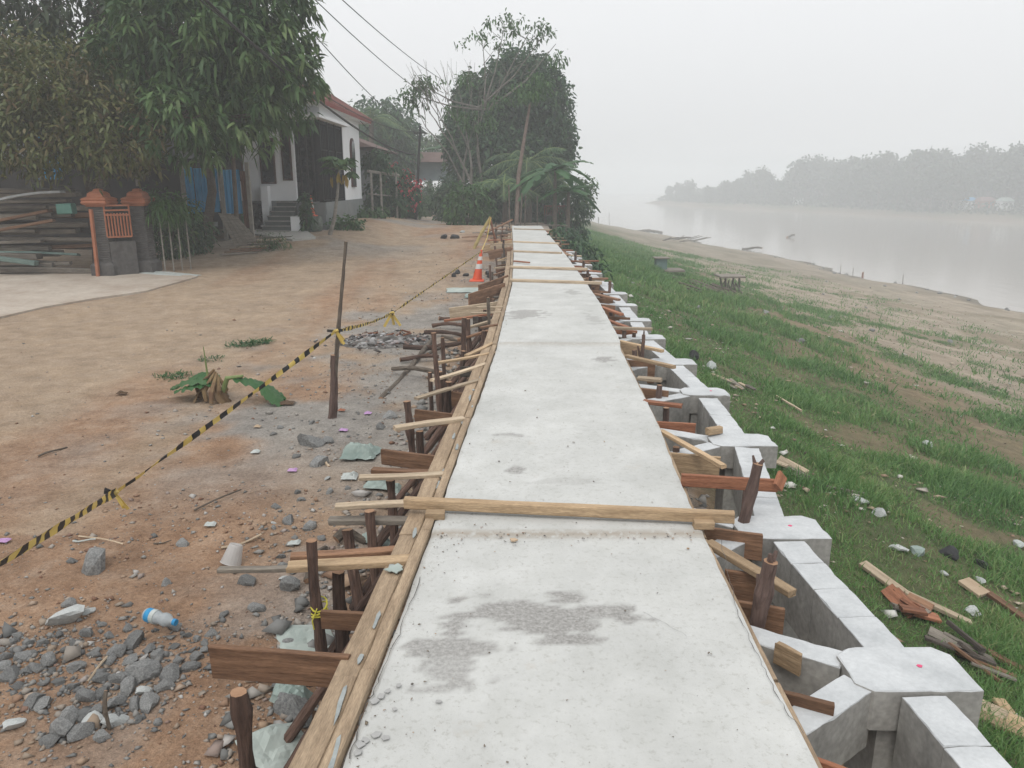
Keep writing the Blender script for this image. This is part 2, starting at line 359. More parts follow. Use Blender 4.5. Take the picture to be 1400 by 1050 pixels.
def road_attrs(x, y):
    a = xl(y); d = a-x
    n = fbm(x*.5, y*.5, 51); n2 = fbm(x*1.7, y*1.7, 52)
    grey = sstep(.42, .58, n2*.5+n*.5+.22*np.exp(-((d-1.2)/1.3)**2)-.1)*sstep(4.6, 2.2, d+(n-.5)*2)*sstep(4.2, 6.5, y)*sstep(17, 12, y)
    grey = np.maximum(grey, sstep(.5, .6, n2+.06)*sstep(1.8, .3, d)*.8)
    grey = np.maximum(grey, .85*sstep(.47, .6, n)*sstep(18, 24, y)*sstep(1., 4, d))
    pale = sstep(.40, .58, .6*fbm(x*.35+3, y*.18, 55)+.4*fbm((x+.12*y)*1.1, y*.09, 56)+.10*sstep(2.0, 5, d)-.25*sstep(5, 2.5, y))
    for tr_ in TRACKS:
        yy = np.array([p[1] for p in tr_]); xx = np.array([p[0] for p in tr_]); xt = np.interp(y, yy, xx)+.15*(fbm(y*.5, y*0, 57)-.5); sl_ = np.abs(np.interp(y+.5, yy, xx)-np.interp(y-.5, yy, xx))
        pale = np.maximum(pale, .95*np.exp(-((x-xt)/(.28*np.sqrt(1+sl_**2)))**2)*(.5+.5*fbm(x*2, y*2, 58))*(y > yy[0])*(y < yy[-1]))
    return grey, pale
xs = np.unique(np.concatenate([-np.geomspace(12, 500, 40)[::-1], np.arange(-12, -4, .16), np.arange(-4, 4, .055), np.arange(4, 10, .12), np.arange(10, 40, .33), np.geomspace(40, 60, 14), np.arange(61, 200, 2.5), np.geomspace(201, 600, 14)]))
ys = np.unique(np.concatenate([np.arange(-20, .5, 1), np.arange(.5, 7, .055), np.arange(7, 14, .11), np.arange(14, 34, .28), np.geomspace(34, 420, 110), np.geomspace(420, 690, 8)]))
XX, YY = np.meshgrid(xs, ys); ZZ = G(XX, YY)
nx, ny = len(xs), len(ys); idx = np.arange(nx*ny).reshape(ny, nx)
q = np.stack([idx[:-1, :-1].ravel(), idx[:-1, 1:].ravel(), idx[1:, 1:].ravel(), idx[1:, :-1].ravel()], 1)
gr = np_obj('ground', np.stack([XX.ravel(), YY.ravel(), ZZ.ravel()], 1), [q], ground_mat(), smooth=True)
tag(gr, kind='structure')
xf, yf, zf = XX.ravel(), YY.ravel(), ZZ.ravel()
bank = sstep(.3, .7, xf-xr(yf)); sh = shore(yf); gm = grassmask(xf, yf)
greyA, paleA = road_attrs(xf, yf)
far = (xf > (shore(yf)+farshore(yf))/2).astype(float)
S5 = 1.3
atts = {'grey': greyA*(1-bank), 'pale': paleA*(1-bank),
        'sand': bank*(1-far)*sstep(7, 12, xf+(fbm(xf*.4, yf*.4, 61)-.5)*3),
        'soil': np.clip(bank*sstep(14, 7, xf)*(1-far)+sstep(-9, -11, xf)*.3*(yf > 12)*sstep(40, 30, yf)*0+sstep(.55, .62, fbm(xf*.3, yf*.3, 62))*bank*.6*(1-far), 0, 1),
        'mud': np.clip(sstep(-2.2, -.2, xf-sh+(fbm(xf*.7, yf*.7, 63)-.5)*1.5)*(1-far)+far*.8+(yf > 60)*bank*.3*(1-far), 0, 1),
        'green': np.clip(gm*.75*(1-far)+far*sstep(2, 12, xf-farshore(yf)+14*(fbm(xf*.15, yf*.15, 64)-.5)), 0, 1)}
for k, v in atts.items():
    a = gr.data.attributes.new(k, 'FLOAT', 'POINT'); a.data.foreach_set('value', np.asarray(v, dtype=np.float32))

# river
wm = bpy.data.materials.new('river'); wm.use_nodes = True; t = wm.node_tree; b = t.nodes['Principled BSDF']
b.inputs['Base Color'].default_value = (.30, .27, .24, 1); b.inputs['Roughness'].default_value = .12; b.inputs['Specular IOR Level'].default_value = .5
nz = t.nodes.new('ShaderNodeTexNoise'); nz.inputs['Scale'].default_value = 1.2; nz.inputs['Detail'].default_value = 5
tc = t.nodes.new('ShaderNodeTexCoord'); mp = t.nodes.new('ShaderNodeMapping'); mp.inputs['Scale'].default_value = (1, .35, 1)
bp = t.nodes.new('ShaderNodeBump'); bp.inputs['Strength'].default_value = .3; bp.inputs['Distance'].default_value = .06
t.links.new(tc.outputs['Object'], mp.inputs[0]); t.links.new(mp.outputs[0], nz.inputs['Vector']); t.links.new(nz.outputs[0], bp.inputs['Height']); t.links.new(bp.outputs[0], b.inputs['Normal'])
tag(mesh_obj('river_water', [(5, -19, WATER), (590, -19, WATER), (590, 685, WATER), (5, 685, WATER)], [(0, 1, 2, 3)], wm), kind='structure')

# ------------------------------------------------------------------ concrete walkway
def patches(x, y):
    v = np.zeros_like(x)
    for px, py, rx, ry, ang, s in [(735, 845, .27, .16, 0, 1), (690, 838, .12, .10, 0, .9), (620, 885, .22, .05, 0, .9), (615, 915, .13, .13, 0, .75), (708, 643, .06, .09, .5, .9), (706, 598, .12, .04, 0, .7),
                                   (828, 494, .10, .16, 0, .9), (718, 431, .22, .30, 0, .8), (782, 402, .12, .30, 0, .6), (812, 440, .1, .4, 0, .5), (680, 569, .10, .012, 0, .5), (775, 660, .2, .05, 0, .3)]:
        c = at_z(px, py, 0); dx = x-c.x; dy = y-c.y
        d = np.sqrt((dx/rx)**2+(dy/ry)**2)+(fbm(x*9, y*9, 71)-.5)*2.0+(fbm(x*4, y*22, 72)-.5)*1.6
        v = np.maximum(v, s*sstep(1.05, .75, d))
    return v
ysl = np.unique(np.concatenate([np.arange(1.2, 5, .022), np.arange(5, 12, .06), np.arange(12, 29.5, .25), [29.5]]))
us = np.linspace(0, 1, 64)
JO = [3.31, 7.62, 12.55, 16.2, 20.1]
V = []; pat = []; joint = []
for y in ysl:
    a, b_ = float(xl(y)), float(xr(y)); lvl = sum((.012, .02, -.006, .008, .004)[i]*(y > j) for i, j in enumerate(JO))
    for u in us:
        x = a+(b_-a)*u
        e = min(u, 1-u)*(b_-a)
        z = lvl+.006*(float(vnoise(x*3, y*3, 80))-.5)-.006*(1-min(e/.02, 1))
        jd = min(abs(y-j) for j in JO); z -= .006*max(0, 1-jd/.022)*(.5+float(vnoise(x*14, y*3, 83)))
        V.append((x+(0 if .02 < u < .98 else (.008*(float(vnoise(y*9, u*3, 81))-.5))), y, z)); joint.append(max(0, 1-jd/.05))
V = np.array(V); pat = patches(V[:, 0], V[:, 1]); jt = np.array(joint)
n = len(us); m_ = len(ysl); idx = np.arange(n*m_).reshape(m_, n)
F = [tuple(int(k) for k in f) for f in np.stack([idx[:-1, :-1].ravel(), idx[:-1, 1:].ravel(), idx[1:, 1:].ravel(), idx[1:, :-1].ravel()], 1)]
ring = list(idx[0, :])+list(idx[1:, -1])+list(idx[-1, -2::-1])+list(idx[-2:0:-1, 0])
nv = len(V); bot = [(V[i][0], V[i][1], -.16) for i in ring]; V = list(map(tuple, V))+bot; k = len(ring)
sidefaces = [(int(ring[i]), nv+i, nv+(i+1) % k, int(ring[(i+1) % k])) for i in range(k)]
sl = bpy.data.materials.new('slab_concrete'); sl.use_nodes = True; t = sl.node_tree; N = t.nodes; L = t.links; b = N['Principled BSDF']; b.inputs['Roughness'].default_value = .9; b.inputs['Specular IOR Level'].default_value = .25
tc = N.new('ShaderNodeTexCoord')
def _n(s, d=7, r=.6, st=(1, 1, 1)):
    m = N.new('ShaderNodeMapping'); m.inputs['Scale'].default_value = st; L.new(tc.outputs['Object'], m.inputs[0])
    x = N.new('ShaderNodeTexNoise'); x.inputs['Scale'].default_value = s; x.inputs['Detail'].default_value = d; x.inputs['Roughness'].default_value = r; L.new(m.outputs[0], x.inputs['Vector']); return x.outputs[0]
def _r(f, *st):
    r = N.new('ShaderNodeValToRGB'); e = r.color_ramp.elements
    e[0].position, e[0].color = st[0][0], (*st[0][1], 1); e[1].position, e[1].color = st[-1][0], (*st[-1][1], 1)
    for p, c in st[1:-1]: x = e.new(p); x.color = (*c, 1)
    L.new(f, r.inputs[0]); return r.outputs[0]
def _mx(f, a, c, ty='MIX'):
    x = N.new('ShaderNodeMix'); x.data_type = 'RGBA'; x.blend_type = ty
    if isinstance(f, float): x.inputs[0].default_value = f
    else: L.new(f, x.inputs[0])
    L.new(a, x.inputs[6])
    if isinstance(c, tuple): x.inputs[7].default_value = (*c, 1)
    else: L.new(c, x.inputs[7])
    return x.outputs[2]
c = _r(_n(1.6, 9, .65), (.32, (.41, .415, .40)), (.5, (.465, .47, .455)), (.68, (.525, .53, .515)))
c = _mx(.8, c, _r(_n(7, 6, .75, (1, .6, 1)), (.3, (.90, .90, .885)), (.55, (1, 1, 1)), (.75, (1.05, 1.05, 1.05))), 'MULTIPLY')
c = _mx(.9, c, _r(_n(38, 5, .8), (.36, (.80, .79, .77)), (.46, (1, 1, 1))), 'MULTIPLY')
c = _mx(1., c, _r(_n(230, 2), (.24, (.45, .44, .42)), (.30, (1, 1, 1))), 'MULTIPLY')
c = _mx(.5, c, _r(_n(3.4, 6, .7), (.62, (1, 1, 1)), (.72, (.86, .78, .70))), 'MULTIPLY')
at = N.new('ShaderNodeAttribute'); at.attribute_name = 'patch'
gr_ = _r(_n(60, 5, .7), (.35, (.20, .195, .185)), (.65, (.36, .355, .34)))
c = _mx(at.outputs['Fac'], c, gr_)
at = N.new('ShaderNodeAttribute'); at.attribute_name = 'joint'
jm = N.new('ShaderNodeMath'); jm.operation = 'MULTIPLY'; L.new(at.outputs['Fac'], jm.inputs[0]); L.new(_r(_n(25), (.28, (0, 0, 0)), (.5, (1, 1, 1))), jm.inputs[1])
c = _mx(jm.outputs[0], c, (.30, .27, .23)); L.new(c, b.inputs['Base Color'])
bp = N.new('ShaderNodeBump'); bp.inputs['Strength'].default_value = .35; bp.inputs['Distance'].default_value = .004; L.new(_n(70, 6, .7), bp.inputs['Height']); L.new(bp.outputs[0], b.inputs['Normal'])
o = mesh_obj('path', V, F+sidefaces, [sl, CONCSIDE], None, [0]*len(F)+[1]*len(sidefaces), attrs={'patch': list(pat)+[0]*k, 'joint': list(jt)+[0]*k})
tag(o, kind='structure')
# cracks in the slab, the dark of the slits painted on thin strips proud by a hair
def crack(pts, wd):
    V = []; F = []
    P_ = [at_z(px, py, 0) for px, py in pts]; Q = []
    for i in range(len(P_)-1):
        for k in range(8): Q.append(P_[i].lerp(P_[i+1], k/8))
    Q.append(P_[-1])
    for i, p in enumerate(Q):
        j = random.uniform(-.006, .006); ww = wd*random.uniform(.4, 1.2)
        V += [(p.x+j-ww, p.y, .0065), (p.x+j+ww, p.y, .0065)]
        if i: F.append((2*i-2, 2*i-1, 2*i+1, 2*i))
    return V, F
m = MB()
for pts, wd in [([(1000, 800), (1012, 850), (1040, 905), (1065, 960), (1098, 1005)], .0013), ([(985, 740), (1000, 800)], .001), ([(880, 838), (940, 872), (990, 880)], .0008),
                ([(545, 870), (520, 930), (497, 975), (478, 1040)], .002), ([(575, 790), (545, 870)], .0016)]:
    m.add(*crack(pts, wd))
m.build('crack', mat('crack_dark', (.10, .095, .09), (.16, .15, .14), bump=0), o)

# ------------------------------------------------------------------ river-side concrete frame
fr = empty('concrete_frame', (1.5, 2.3, -1), 'white topped concrete retaining frame with V shaped braces beside the walkway', 'retaining frame')
FZ = -.10
nodes = [(1.46, 1.17), (1.415, 2.42), (1.36, 3.60), (1.57, 5.00), (1.62, 6.25), (1.585, 7.40), (1.52, 8.64), (1.58, 9.80), (1.60, 11.02), (1.61, 12.2), (1.59, 13.6), (1.56, 15.1), (1.5, 16.6), (1.45, 18.2), (1.42, 19.8)]
def rough_prism(poly, z0, z1, cx=8):
    """slab-like block with slightly uneven edges; top face concrete (material 0), sides darker grey (1)"""
    P_ = []
    for i in range(len(poly)):
        a = Vector(poly[i]); b2 = Vector(poly[(i+1) % len(poly)]); k = max(1, int((b2-a).length/.045))
        for j in range(k):
            q = a.lerp(b2, j/k); P_.append((q.x+random.uniform(-.0022, .0022), q.y+random.uniform(-.0022, .0022)))
    n = len(P_); cxm = sum(p[0] for p in P_)/n; cym = sum(p[1] for p in P_)/n
    ch_ = [random.uniform(.0025, .0055)*(2.6 if random.random() < .07 else 1) for _ in P_]
    V = [(x, y, z0) for x, y in P_]+[(x, y, z1-ch_[q]) for q, (x, y) in enumerate(P_)]+[(x+(cxm-x)*.03*ch_[q]/.006, y+(cym-y)*.03*ch_[q]/.006, z1+random.uniform(-.002, .002)) for q, (x, y) in enumerate(P_)]
    F = [tuple(range(n))[::-1]]+[(i, (i+1) % n, n+(i+1) % n, n+i) for i in range(n)]+[(n+i, n+(i+1) % n, 2*n+(i+1) % n, 2*n+i) for i in range(n)]+[tuple(range(2*n, 3*n))]
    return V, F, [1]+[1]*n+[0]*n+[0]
def conc(name, poly, z0, z1, parent):
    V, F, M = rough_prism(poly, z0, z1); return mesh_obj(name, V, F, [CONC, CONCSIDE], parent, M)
PINK = mat('pink_mark', (.75, .10, .22), bump=0)
for i, (nx_, ny_) in enumerate(nodes):
    s = 1.0+.07*random.uniform(-1, 1); zt = FZ+random.uniform(-.01, .01)
    cw, ch = .205*s, .125*s
    c = .05
    poly = [(nx_-cw+c, ny_-ch), (nx_+cw, ny_-ch), (nx_+cw+.0, ny_+ch-c), (nx_+cw-c, ny_+ch), (nx_-cw+c, ny_+ch), (nx_-cw, ny_+ch-c), (nx_-cw, ny_-ch+c)]
    if i != 1: poly = [(x, y) for x, y in poly]
    cap = conc('cap', poly, zt-.16, zt, fr)
    if i in (1, 2, 4):
        mm = MB(); a0 = [(nx_+.06+.012*math.cos(k)*random.uniform(.5, 1), ny_+.01+.012*math.sin(k)*random.uniform(.5, 1)) for k in range(6)]; mm.prism(a0, zt+.0005, zt+.0022); mm.build('paint_mark', PINK, cap)
    conc('column', [(nx_-.12, ny_-.1), (nx_+.14, ny_-.1), (nx_+.14, ny_+.1), (nx_-.12, ny_+.1)], g(nx_, ny_)-.3, zt-.161, fr)
    # the two braces that fan out to the slab
    e = float(xr(ny_))
    for sgn, dy in ((1, .34), (-1, .40)):
        y1 = ny_+sgn*dy
        if y1 < 1.4: continue
        ex = float(xr(y1))-.12
        a = Vector((nx_-cw+.02, ny_+sgn*.07)); b2 = Vector((ex, y1)); d = (b2-a).normalized(); pn = Vector((-d.y, d.x))*.056
        conc('brace', [tuple(a+pn), tuple(b2+pn), tuple(b2-pn), tuple(a-pn)][::-1], zt-.24, zt-.012-.003*sgn, fr)
    if i+1 < len(nodes):
        mx_, my_ = nodes[i+1]
        a = Vector((nx_+.0, ny_+ch+.001)); b2 = Vector((mx_+.0, my_-.14*1.0)); d = (b2-a).normalized(); pn = Vector((-d.y, d.x))*.078
        k = 4
        for j in range(k):                    # the beam was cast in short lengths with seams between
            p0 = a.lerp(b2, j/k+.002); p1 = a.lerp(b2, (j+1)/k-.002)
            conc('beam', [tuple(p0+pn), tuple(p1+pn), tuple(p1-pn), tuple(p0-pn)][::-1], zt-.31, zt-.014+random.uniform(-.002, .002), fr)

# ------------------------------------------------------------------ timber helpers
def frame_matrix(p0, p1, roll=0):
    p0 = Vector(p0); p1 = Vector(p1); d = (p1-p0).normalized(); s = Vector((0, 0, 1)).cross(d)
    if s.length < 1e-3: s = Vector((0, 1, 0))
    s.normalize(); u = d.cross(s)
    m = Matrix(((d.x, s.x, u.x, p0.x), (d.y, s.y, u.y, p0.y), (d.z, s.z, u.z, p0.z), (0, 0, 0, 1)))
    return m @ Matrix.Rotation(roll, 4, 'X')
def plank(name, p0, p1, wd, th, material, label=None, cat='plank', group=None, roll=0, parent=None, bow=0, chew=.004):
    """local X runs along the board (so the grain does)"""
    Ln = (Vector(p1)-Vector(p0)).length; n = max(3, min(16, int(Ln/.12))); V = []; F = []; c = min(wd, th)*.12
    ph = random.uniform(0, 9)
    for i in range(n+1):
        x = Ln*i/n; ex = random.uniform(-chew, chew)*2 if i in (0, n) else 0
        bz = bow*math.sin(math.pi*i/n); jw = random.uniform(-1, 1)*chew*.5
        a, b2 = wd/2+jw*.5, th/2
        for yy, zz in ((-a+c, -b2), (a-c, -b2), (a, -b2+c), (a, b2-c), (a-c, b2), (-a+c, b2), (-a, b2-c), (-a, -b2+c)):
            V.append((x+ex+(random.uniform(-chew, chew) if i in (0, n) else 0), yy+jw, zz+bz))
    for i in range(n):
        for k in range(8): F.append((i*8+k, (i+1)*8+k, (i+1)*8+(k+1) % 8, i*8+(k+1) % 8))
    F.append(tuple(range(8))); F.append(tuple(n*8+k for k in range(8))[::-1])
    o = mesh_obj(name, V, F, material)
    o.matrix_basis = frame_matrix(p0, p1, roll)
    if parent is not None: attach(o, parent)
    if label: tag(o, label, cat, group)
    return o
CUT = mat('cut_wood', (.30, .17, .10), (.42, .26, .16), 20, rough=.85, bump=.2)
def stake(name, p0, p1, r, material, label=None, cat='stake', group=None, wob=.25, parent=None, n=9, fork=False, r1=None):
    """round pole; local X along it; sawn ends"""
    Ln = (Vector(p1)-Vector(p0)).length; k = max(4, min(22, int(Ln/.07))); mb = MB(); pts = []; rad = []
    a1, a2 = random.uniform(0, 6), random.uniform(0, 6); r1 = r1 or r*.85
    for i in range(k+1):
        t = i/k; pts.append((Ln*t, math.sin(t*3+a1)*wob*r-math.sin(a1)*wob*r, math.sin(t*4.3+a2)*wob*r-math.sin(a2)*wob*r)); rad.append((r+(r1-r)*t)*random.uniform(.88, 1.10)*(1.18 if random.random() < .08 else 1))
    mb.tube(pts, rad, n, .13, cap=False)
    nv = len(mb.V); mb.m = 1
    mb.F += [tuple(range(n))[::-1], tuple(nv-n+j for j in range(n))]; mb.M += [1, 1]; mb.m = 0
    if fork:
        b = Vector(pts[int(k*.72)]); mb.tube([b, b+Vector((Ln*.10, r*1.6, 0)), b+Vector((Ln*.17, r*2.6, r*.4))], [r*.7, r*.6, r*.4], 7, .1)
        for q in range(3):
            c = Vector(pts[-1]); mb.tube([c-Vector((.03, 0, 0)), c+Vector((random.uniform(.02, .05), random.uniform(-r, r), random.uniform(-r, r)))], [r*.5, r*.2], 5, .1)
    o = mb.build(name, [material, CUT])
    o.matrix_basis = frame_matrix(p0, p1)
    if parent is not None: attach(o, parent)
    if label: tag(o, label, cat, group)
    return o
ORD = ['first', 'second', 'third', 'fourth', 'fifth', 'sixth', 'seventh', 'eighth', 'ninth', 'tenth', 'eleventh', 'twelfth', 'thirteenth', 'fourteenth', 'fifteenth', 'sixteenth', 'seventeenth', 'eighteenth', 'nineteenth', 'twentieth', 'twenty-first', 'twenty-second', 'twenty-third', 'twenty-fourth', 'twenty-fifth', 'twenty-sixth', 'twenty-seventh', 'twenty-eighth', 'twenty-ninth', 'thirtieth', 'thirty-first', 'thirty-second', 'thirty-third', 'thirty-fourth', 'thirty-fifth', 'thirty-sixth', 'thirty-seventh', 'thirty-eighth', 'thirty-ninth', 'fortieth']

# form boards along both edges of the walkway
cuts = [1.2, 2.25, 3.32, 5.1, 7.6, 10.0, 12.6, 15.5, 18.5, 21.5, 25, 29]
for i in range(len(cuts)-1):
    y0, y1 = cuts[i]+.005, cuts[i+1]-.005
    for side, nm, off, wd, zz, mt in (('left', 'inner', .03, .045, .0, W_FORM), ('left', 'outer', .108, .088, -.024, W_FORM), ('right', 'inner', .012, .02, -.085, W_FORM)):
        s = -1 if side == 'left' else 1; f = xl if side == 'left' else xr
        a = Vector((float(f(y0))+s*off, y0, zz+random.uniform(-.004, .004))); b2 = Vector((float(f(y1))+s*off, y1, zz+random.uniform(-.004, .004)))
        seg = ORD[i]
        if side == 'left': lab = f'{"narrow strip" if nm == "inner" else "wide board"} of formwork along the left slab edge, {seg} length from the camera'
        else: lab = f'stained thin form board along the right slab edge, {seg} length from the camera'
        plank('form_board', a, b2, wd, .045 if nm == 'outer' else (.12 if side == 'right' else .05), mt, lab, 'form board', 'form boards nailed along the walkway edges', roll=random.uniform(-.03, .03), chew=.003)

# boards laid across the walkway
def cross(px0, py0, px1, py1, wd, th, mt, lab, z=.02, **k):
    return plank('cross_board', at_z(px0, py0, z+th/2), at_z(px1, py1, z+th/2), wd, th, mt, lab, 'board', 'boards lying across the walkway', **k)
cross(554, 687, 1003, 707, .045, .055, W_FRESH, 'thick tan timber bar lying right across the walkway, nearest of the crossbars', z=.028, chew=.002)
for k, (a, b2, c, d) in enumerate([(697, 383, 822, 387), (697, 365, 803, 368), (703, 343.5, 768, 346), (703, 330.5, 766, 333), (703, 313, 757, 314.5), (699, 306, 775, 308.5)]):
    cross(a, b2, c, d, .09, .045, W_PALE if k != 5 else W_GREY, f'weathered crossbar over the slab far ahead, {ORD[k+1]} crossbar from the camera', z=.03)
cross(703, 357, 724, 359, .05, .03, W_RED, 'short reddish stub of wood reaching a little way over the far slab', z=.05)
for (px, py, mt, lab) in [(596, 709, W_FRESH, 'small tan wood block under the left end of the thick crossbar'), (961, 722, W_FRESH, 'small tan wood block under the right end of the thick crossbar')]:
    p = at_z(px, py, .01); plank('wood_block', p+Vector((-.045, 0, .02)), p+Vector((.045, 0, .02)), .05, .04, mt, lab, 'wood block', chew=.002)

# left side battens  (px0,py0, px1,py1, z, width, thickness, on edge, material, label)
LB = [
 (489, 653, 610, 648, .01, .055, .02, 0, W_PALE, 'long pale batten jutting left from the slab edge just beyond the thick crossbar'),
 (508, 643, 604, 647, -.06, .05, .03, 0, W_BROWN, 'short brown batten tucked behind the pale batten beyond the thick crossbar'),
 (522, 624, 600, 634, -.06, .10, .025, 1, W_BROWN, 'brown board set on edge left of the slab, two boards beyond the thick crossbar'),
 (460, 693, 556, 688, -.0, .05, .025, 0, W_PALE, 'pale batten touching the left end of the thick crossbar'),
 (449, 712, 562, 712, -.08, .06, .03, 0, W_GREY, 'greyish batten left of the slab just under the thick crossbar'),
 (396, 775, 562, 766, .0, .065, .03, 0, W_FRESH, 'light tan batten nailed over the form board beside the thin dark stake'),
 (298, 779, 402, 777, -.05, .035, .02, 0, W_GREY, 'thin grey split lath reaching farthest left over the dirt'),
 (400, 762, 545, 753, -.07, .05, .035, 0, W_BROWN, 'brown batten lying just behind the light tan one'),
 (288, 903, 478, 918, -.06, .13, .025, 1, W_BROWN, 'wide brown board on edge tied to the nearest bark stake with yellow cord'),
 (437, 846, 503, 850, -.10, .08, .02, 1, W_BROWN, 'short brown board on edge between two stakes at lower left of the slab'),
 (538, 586, 634, 573, .01, .06, .03, 0, W_PALE, 'pale slanting batten beside the leaning dark stake left of the slab'),
 (567, 568, 628, 576, -.08, .10, .025, 1, W_BROWN, 'brown board on edge behind the leaning dark stake'),
 (569, 545, 659, 519, -.0, .05, .02, 0, W_PALE, 'pale batten slanting down left, second up from the leaning dark stake'),
 (591, 520, 666, 497, .0, .05, .02, 0, W_PALE, 'pale batten slanting down left, third up from the leaning dark stake'),
 (597, 496, 675, 482, .0, .05, .02, 0, W_FRESH, 'straight pale batten over the black poles lying on the dirt'),
 (638, 486, 674, 469, .0, .05, .02, 0, W_FRESH, 'short pale batten crossing above the straight one by the black poles'),
 (618, 545, 650, 548, -.08, .12, .025, 1, W_BROWN, 'brown board on edge under the slanting pale battens'),
 (630, 508, 662, 508, -.1, .10, .025, 1, W_DARK, 'dark board on edge under the straight pale batten'),
 (657, 448, 689, 443, .0, .05, .02, 0, W_BROWN, 'thin brown batten left of the slab near the black pole ends'),
 (644, 428, 692, 427, .0, .05, .02, 0, W_PALE, 'thin pale batten left of the slab, lower of a close pair'),
 (651, 420, 692, 420, .0, .05, .02, 0, W_PALE, 'thin pale batten left of the slab, upper of a close pair'),
 (641, 412, 690, 396, -.05, .22, .02, 1, W_BROWN, 'wide reddish brown shuttering board slanting beside the slab left of the second crossbar'),
 (655, 396, 694, 382, -.05, .16, .02, 1, W_BROWN, 'brown shuttering board in front of the traffic cone'),
 (646, 440, 688, 440, -.15, .14, .02, 1, W_DARK, 'dark shuttering board behind the stake where black poles meet'),
]
for a, b2, c, d, z, wd, th, edge, mt, lab in LB:
    plank('batten', at_z(a, b2, z), at_z(c, d, z), th if edge else wd, wd if edge else th, mt, lab, 'batten', 'battens and boards bracing the left formwork', bow=random.uniform(-.006, .006))
for i in range(38):                                             # the crowded far stretch
    y = 9.2+i*.5+random.uniform(-.2, .2); x = float(xl(y)); L_ = random.uniform(.35, .8)
    zz = random.uniform(-.12, .05); e = random.random() < .3
    if 11 < y < 18.2: L_ *= .5; zz -= .06; e = False
    plank('batten', (x-L_-.05, y-random.uniform(-.1, .35), zz-random.uniform(0, .15)), (x-.02, y, zz), .03 if e else .05, random.uniform(.1, .2) if e else .03, random.choice([W_PALE, W_BROWN, W_RED, W_FRESH, W_GREY, W_BROWN]),
          f'batten poking out left of the distant walkway, {ORD[i]} one counted from the near end', 'batten', 'battens and boards bracing the left formwork')
# left stakes: (top px,py, z top, bottom offset px, r)
def lstake(px, py, zt, dx, r, lab, mt=BARK, dy=0, fork=False, deep=None, name='stake'):
    p = at_z(px, py, zt); gz = g(p.x+dx, p.y+dy)-.06
    return stake(name, (p.x+dx, p.y+dy, gz if deep is None else deep), p, r*1.1, mt, lab, 'stake', 'bark covered stakes along the left formwork', fork=fork)
lstake(323, 947, .05, .03, .028, 'sawn off reddish stake standing alone in the dirt at the very bottom of the photo')
s1 = lstake(430, 738, .16, .0, .025, 'tall bark covered stake tied with yellow cord, nearest on the left of the slab')
lstake(555, 548, .12, .07, .026, 'dark bark stake leaning toward the slab beside the pale slanting batten')
lstake(507, 699, .0, .01, .026, 'short stake supporting the pale batten at the left end of the thick crossbar')
lstake(474, 725, -.16, .09, .03, 'stubby sawn stake leaning between the two tan battens', dy=-.1)
lstake(534, 657, -.03, .0, .025, 'short stake under the long pale batten beyond the thick crossbar')
lstake(466, 782, -.06, -.01, .03, 'short thick stake under the light tan batten')
lstake(576, 590, -.02, .02, .028, 'stake standing right behind the leaning dark stake')
lstake(611, 522, .05, -.05, .028, 'stake at the ends of the slanting pale battens, leaning left')
lstake(600, 508, -.05, .0, .026, 'thinner stake left of the one leaning under slanting pale battens')
lstake(641, 436, .05, .02, .035, 'thick reddish stake where the black poles end')
lstake(660, 452, -.05, .0, .035, 'thick stake just right of the reddish one at the black poles')
lstake(672, 440, -.05, .0, .035, 'third thick stake from the black poles, close to the slab')
for i in range(14):                                              # leaning props in the shade under the edge
    y = 2.1+i*.62; x = float(xl(y))-.30
    a = (x-random.uniform(.12, .3), y-random.uniform(.1, .4), g(x-.2, y)-.03); b2 = (x+.18, y+.1, -.06)
    stake('prop', a, b2, random.uniform(.02, .032), BARK, f'bark covered prop leaning into the shade under the left slab edge, {ORD[i]} from the camera', 'prop', 'leaning props under the left slab edge')
for i in range(38):
    y = 6.0+i*.6+random.uniform(-.2, .2); x = float(xl(y))-random.uniform(.18, .55)
    stake('stake', (x+random.uniform(-.06, .06), y, g(x, y)-.05), (x, y, (random.uniform(-.2, -.05) if 10.5 < y < 18.5 else random.uniform(-.1, .2)) if i % 5 else (random.uniform(.0, .1) if 10.5 < y < 18.5 else random.uniform(.2, .45))), random.uniform(.02, .035), random.choice([BARK, BARK, BARK2]),
          f'stake in the distant crowded stretch left of the walkway, {ORD[i]} from the near side', 'stake', 'bark covered stakes along the left formwork')
# yellow cord on the first stake
mb = MB(); p = at_z(430, 738, .16); base = Vector((p.x, p.y, -.14))
for k in range(4):
    pts = []; zz = -.14-.02*k
    for j in range(13): t = j/12*2*math.pi; pts.append((p.x+.034*math.cos(t), p.y+.034*math.sin(t), zz+.018*math.sin(t+k)))
    mb.tube(pts, .0035, 5, 0)
mb.tube([(p.x, p.y-.035, -.14), (p.x-.02, p.y-.05, -.19), (p.x-.015, p.y-.05, -.23)], .003, 5)
tag(mb.build('cord', ROPEY), 'yellow cord knotted round the nearest tall bark stake', 'cord')

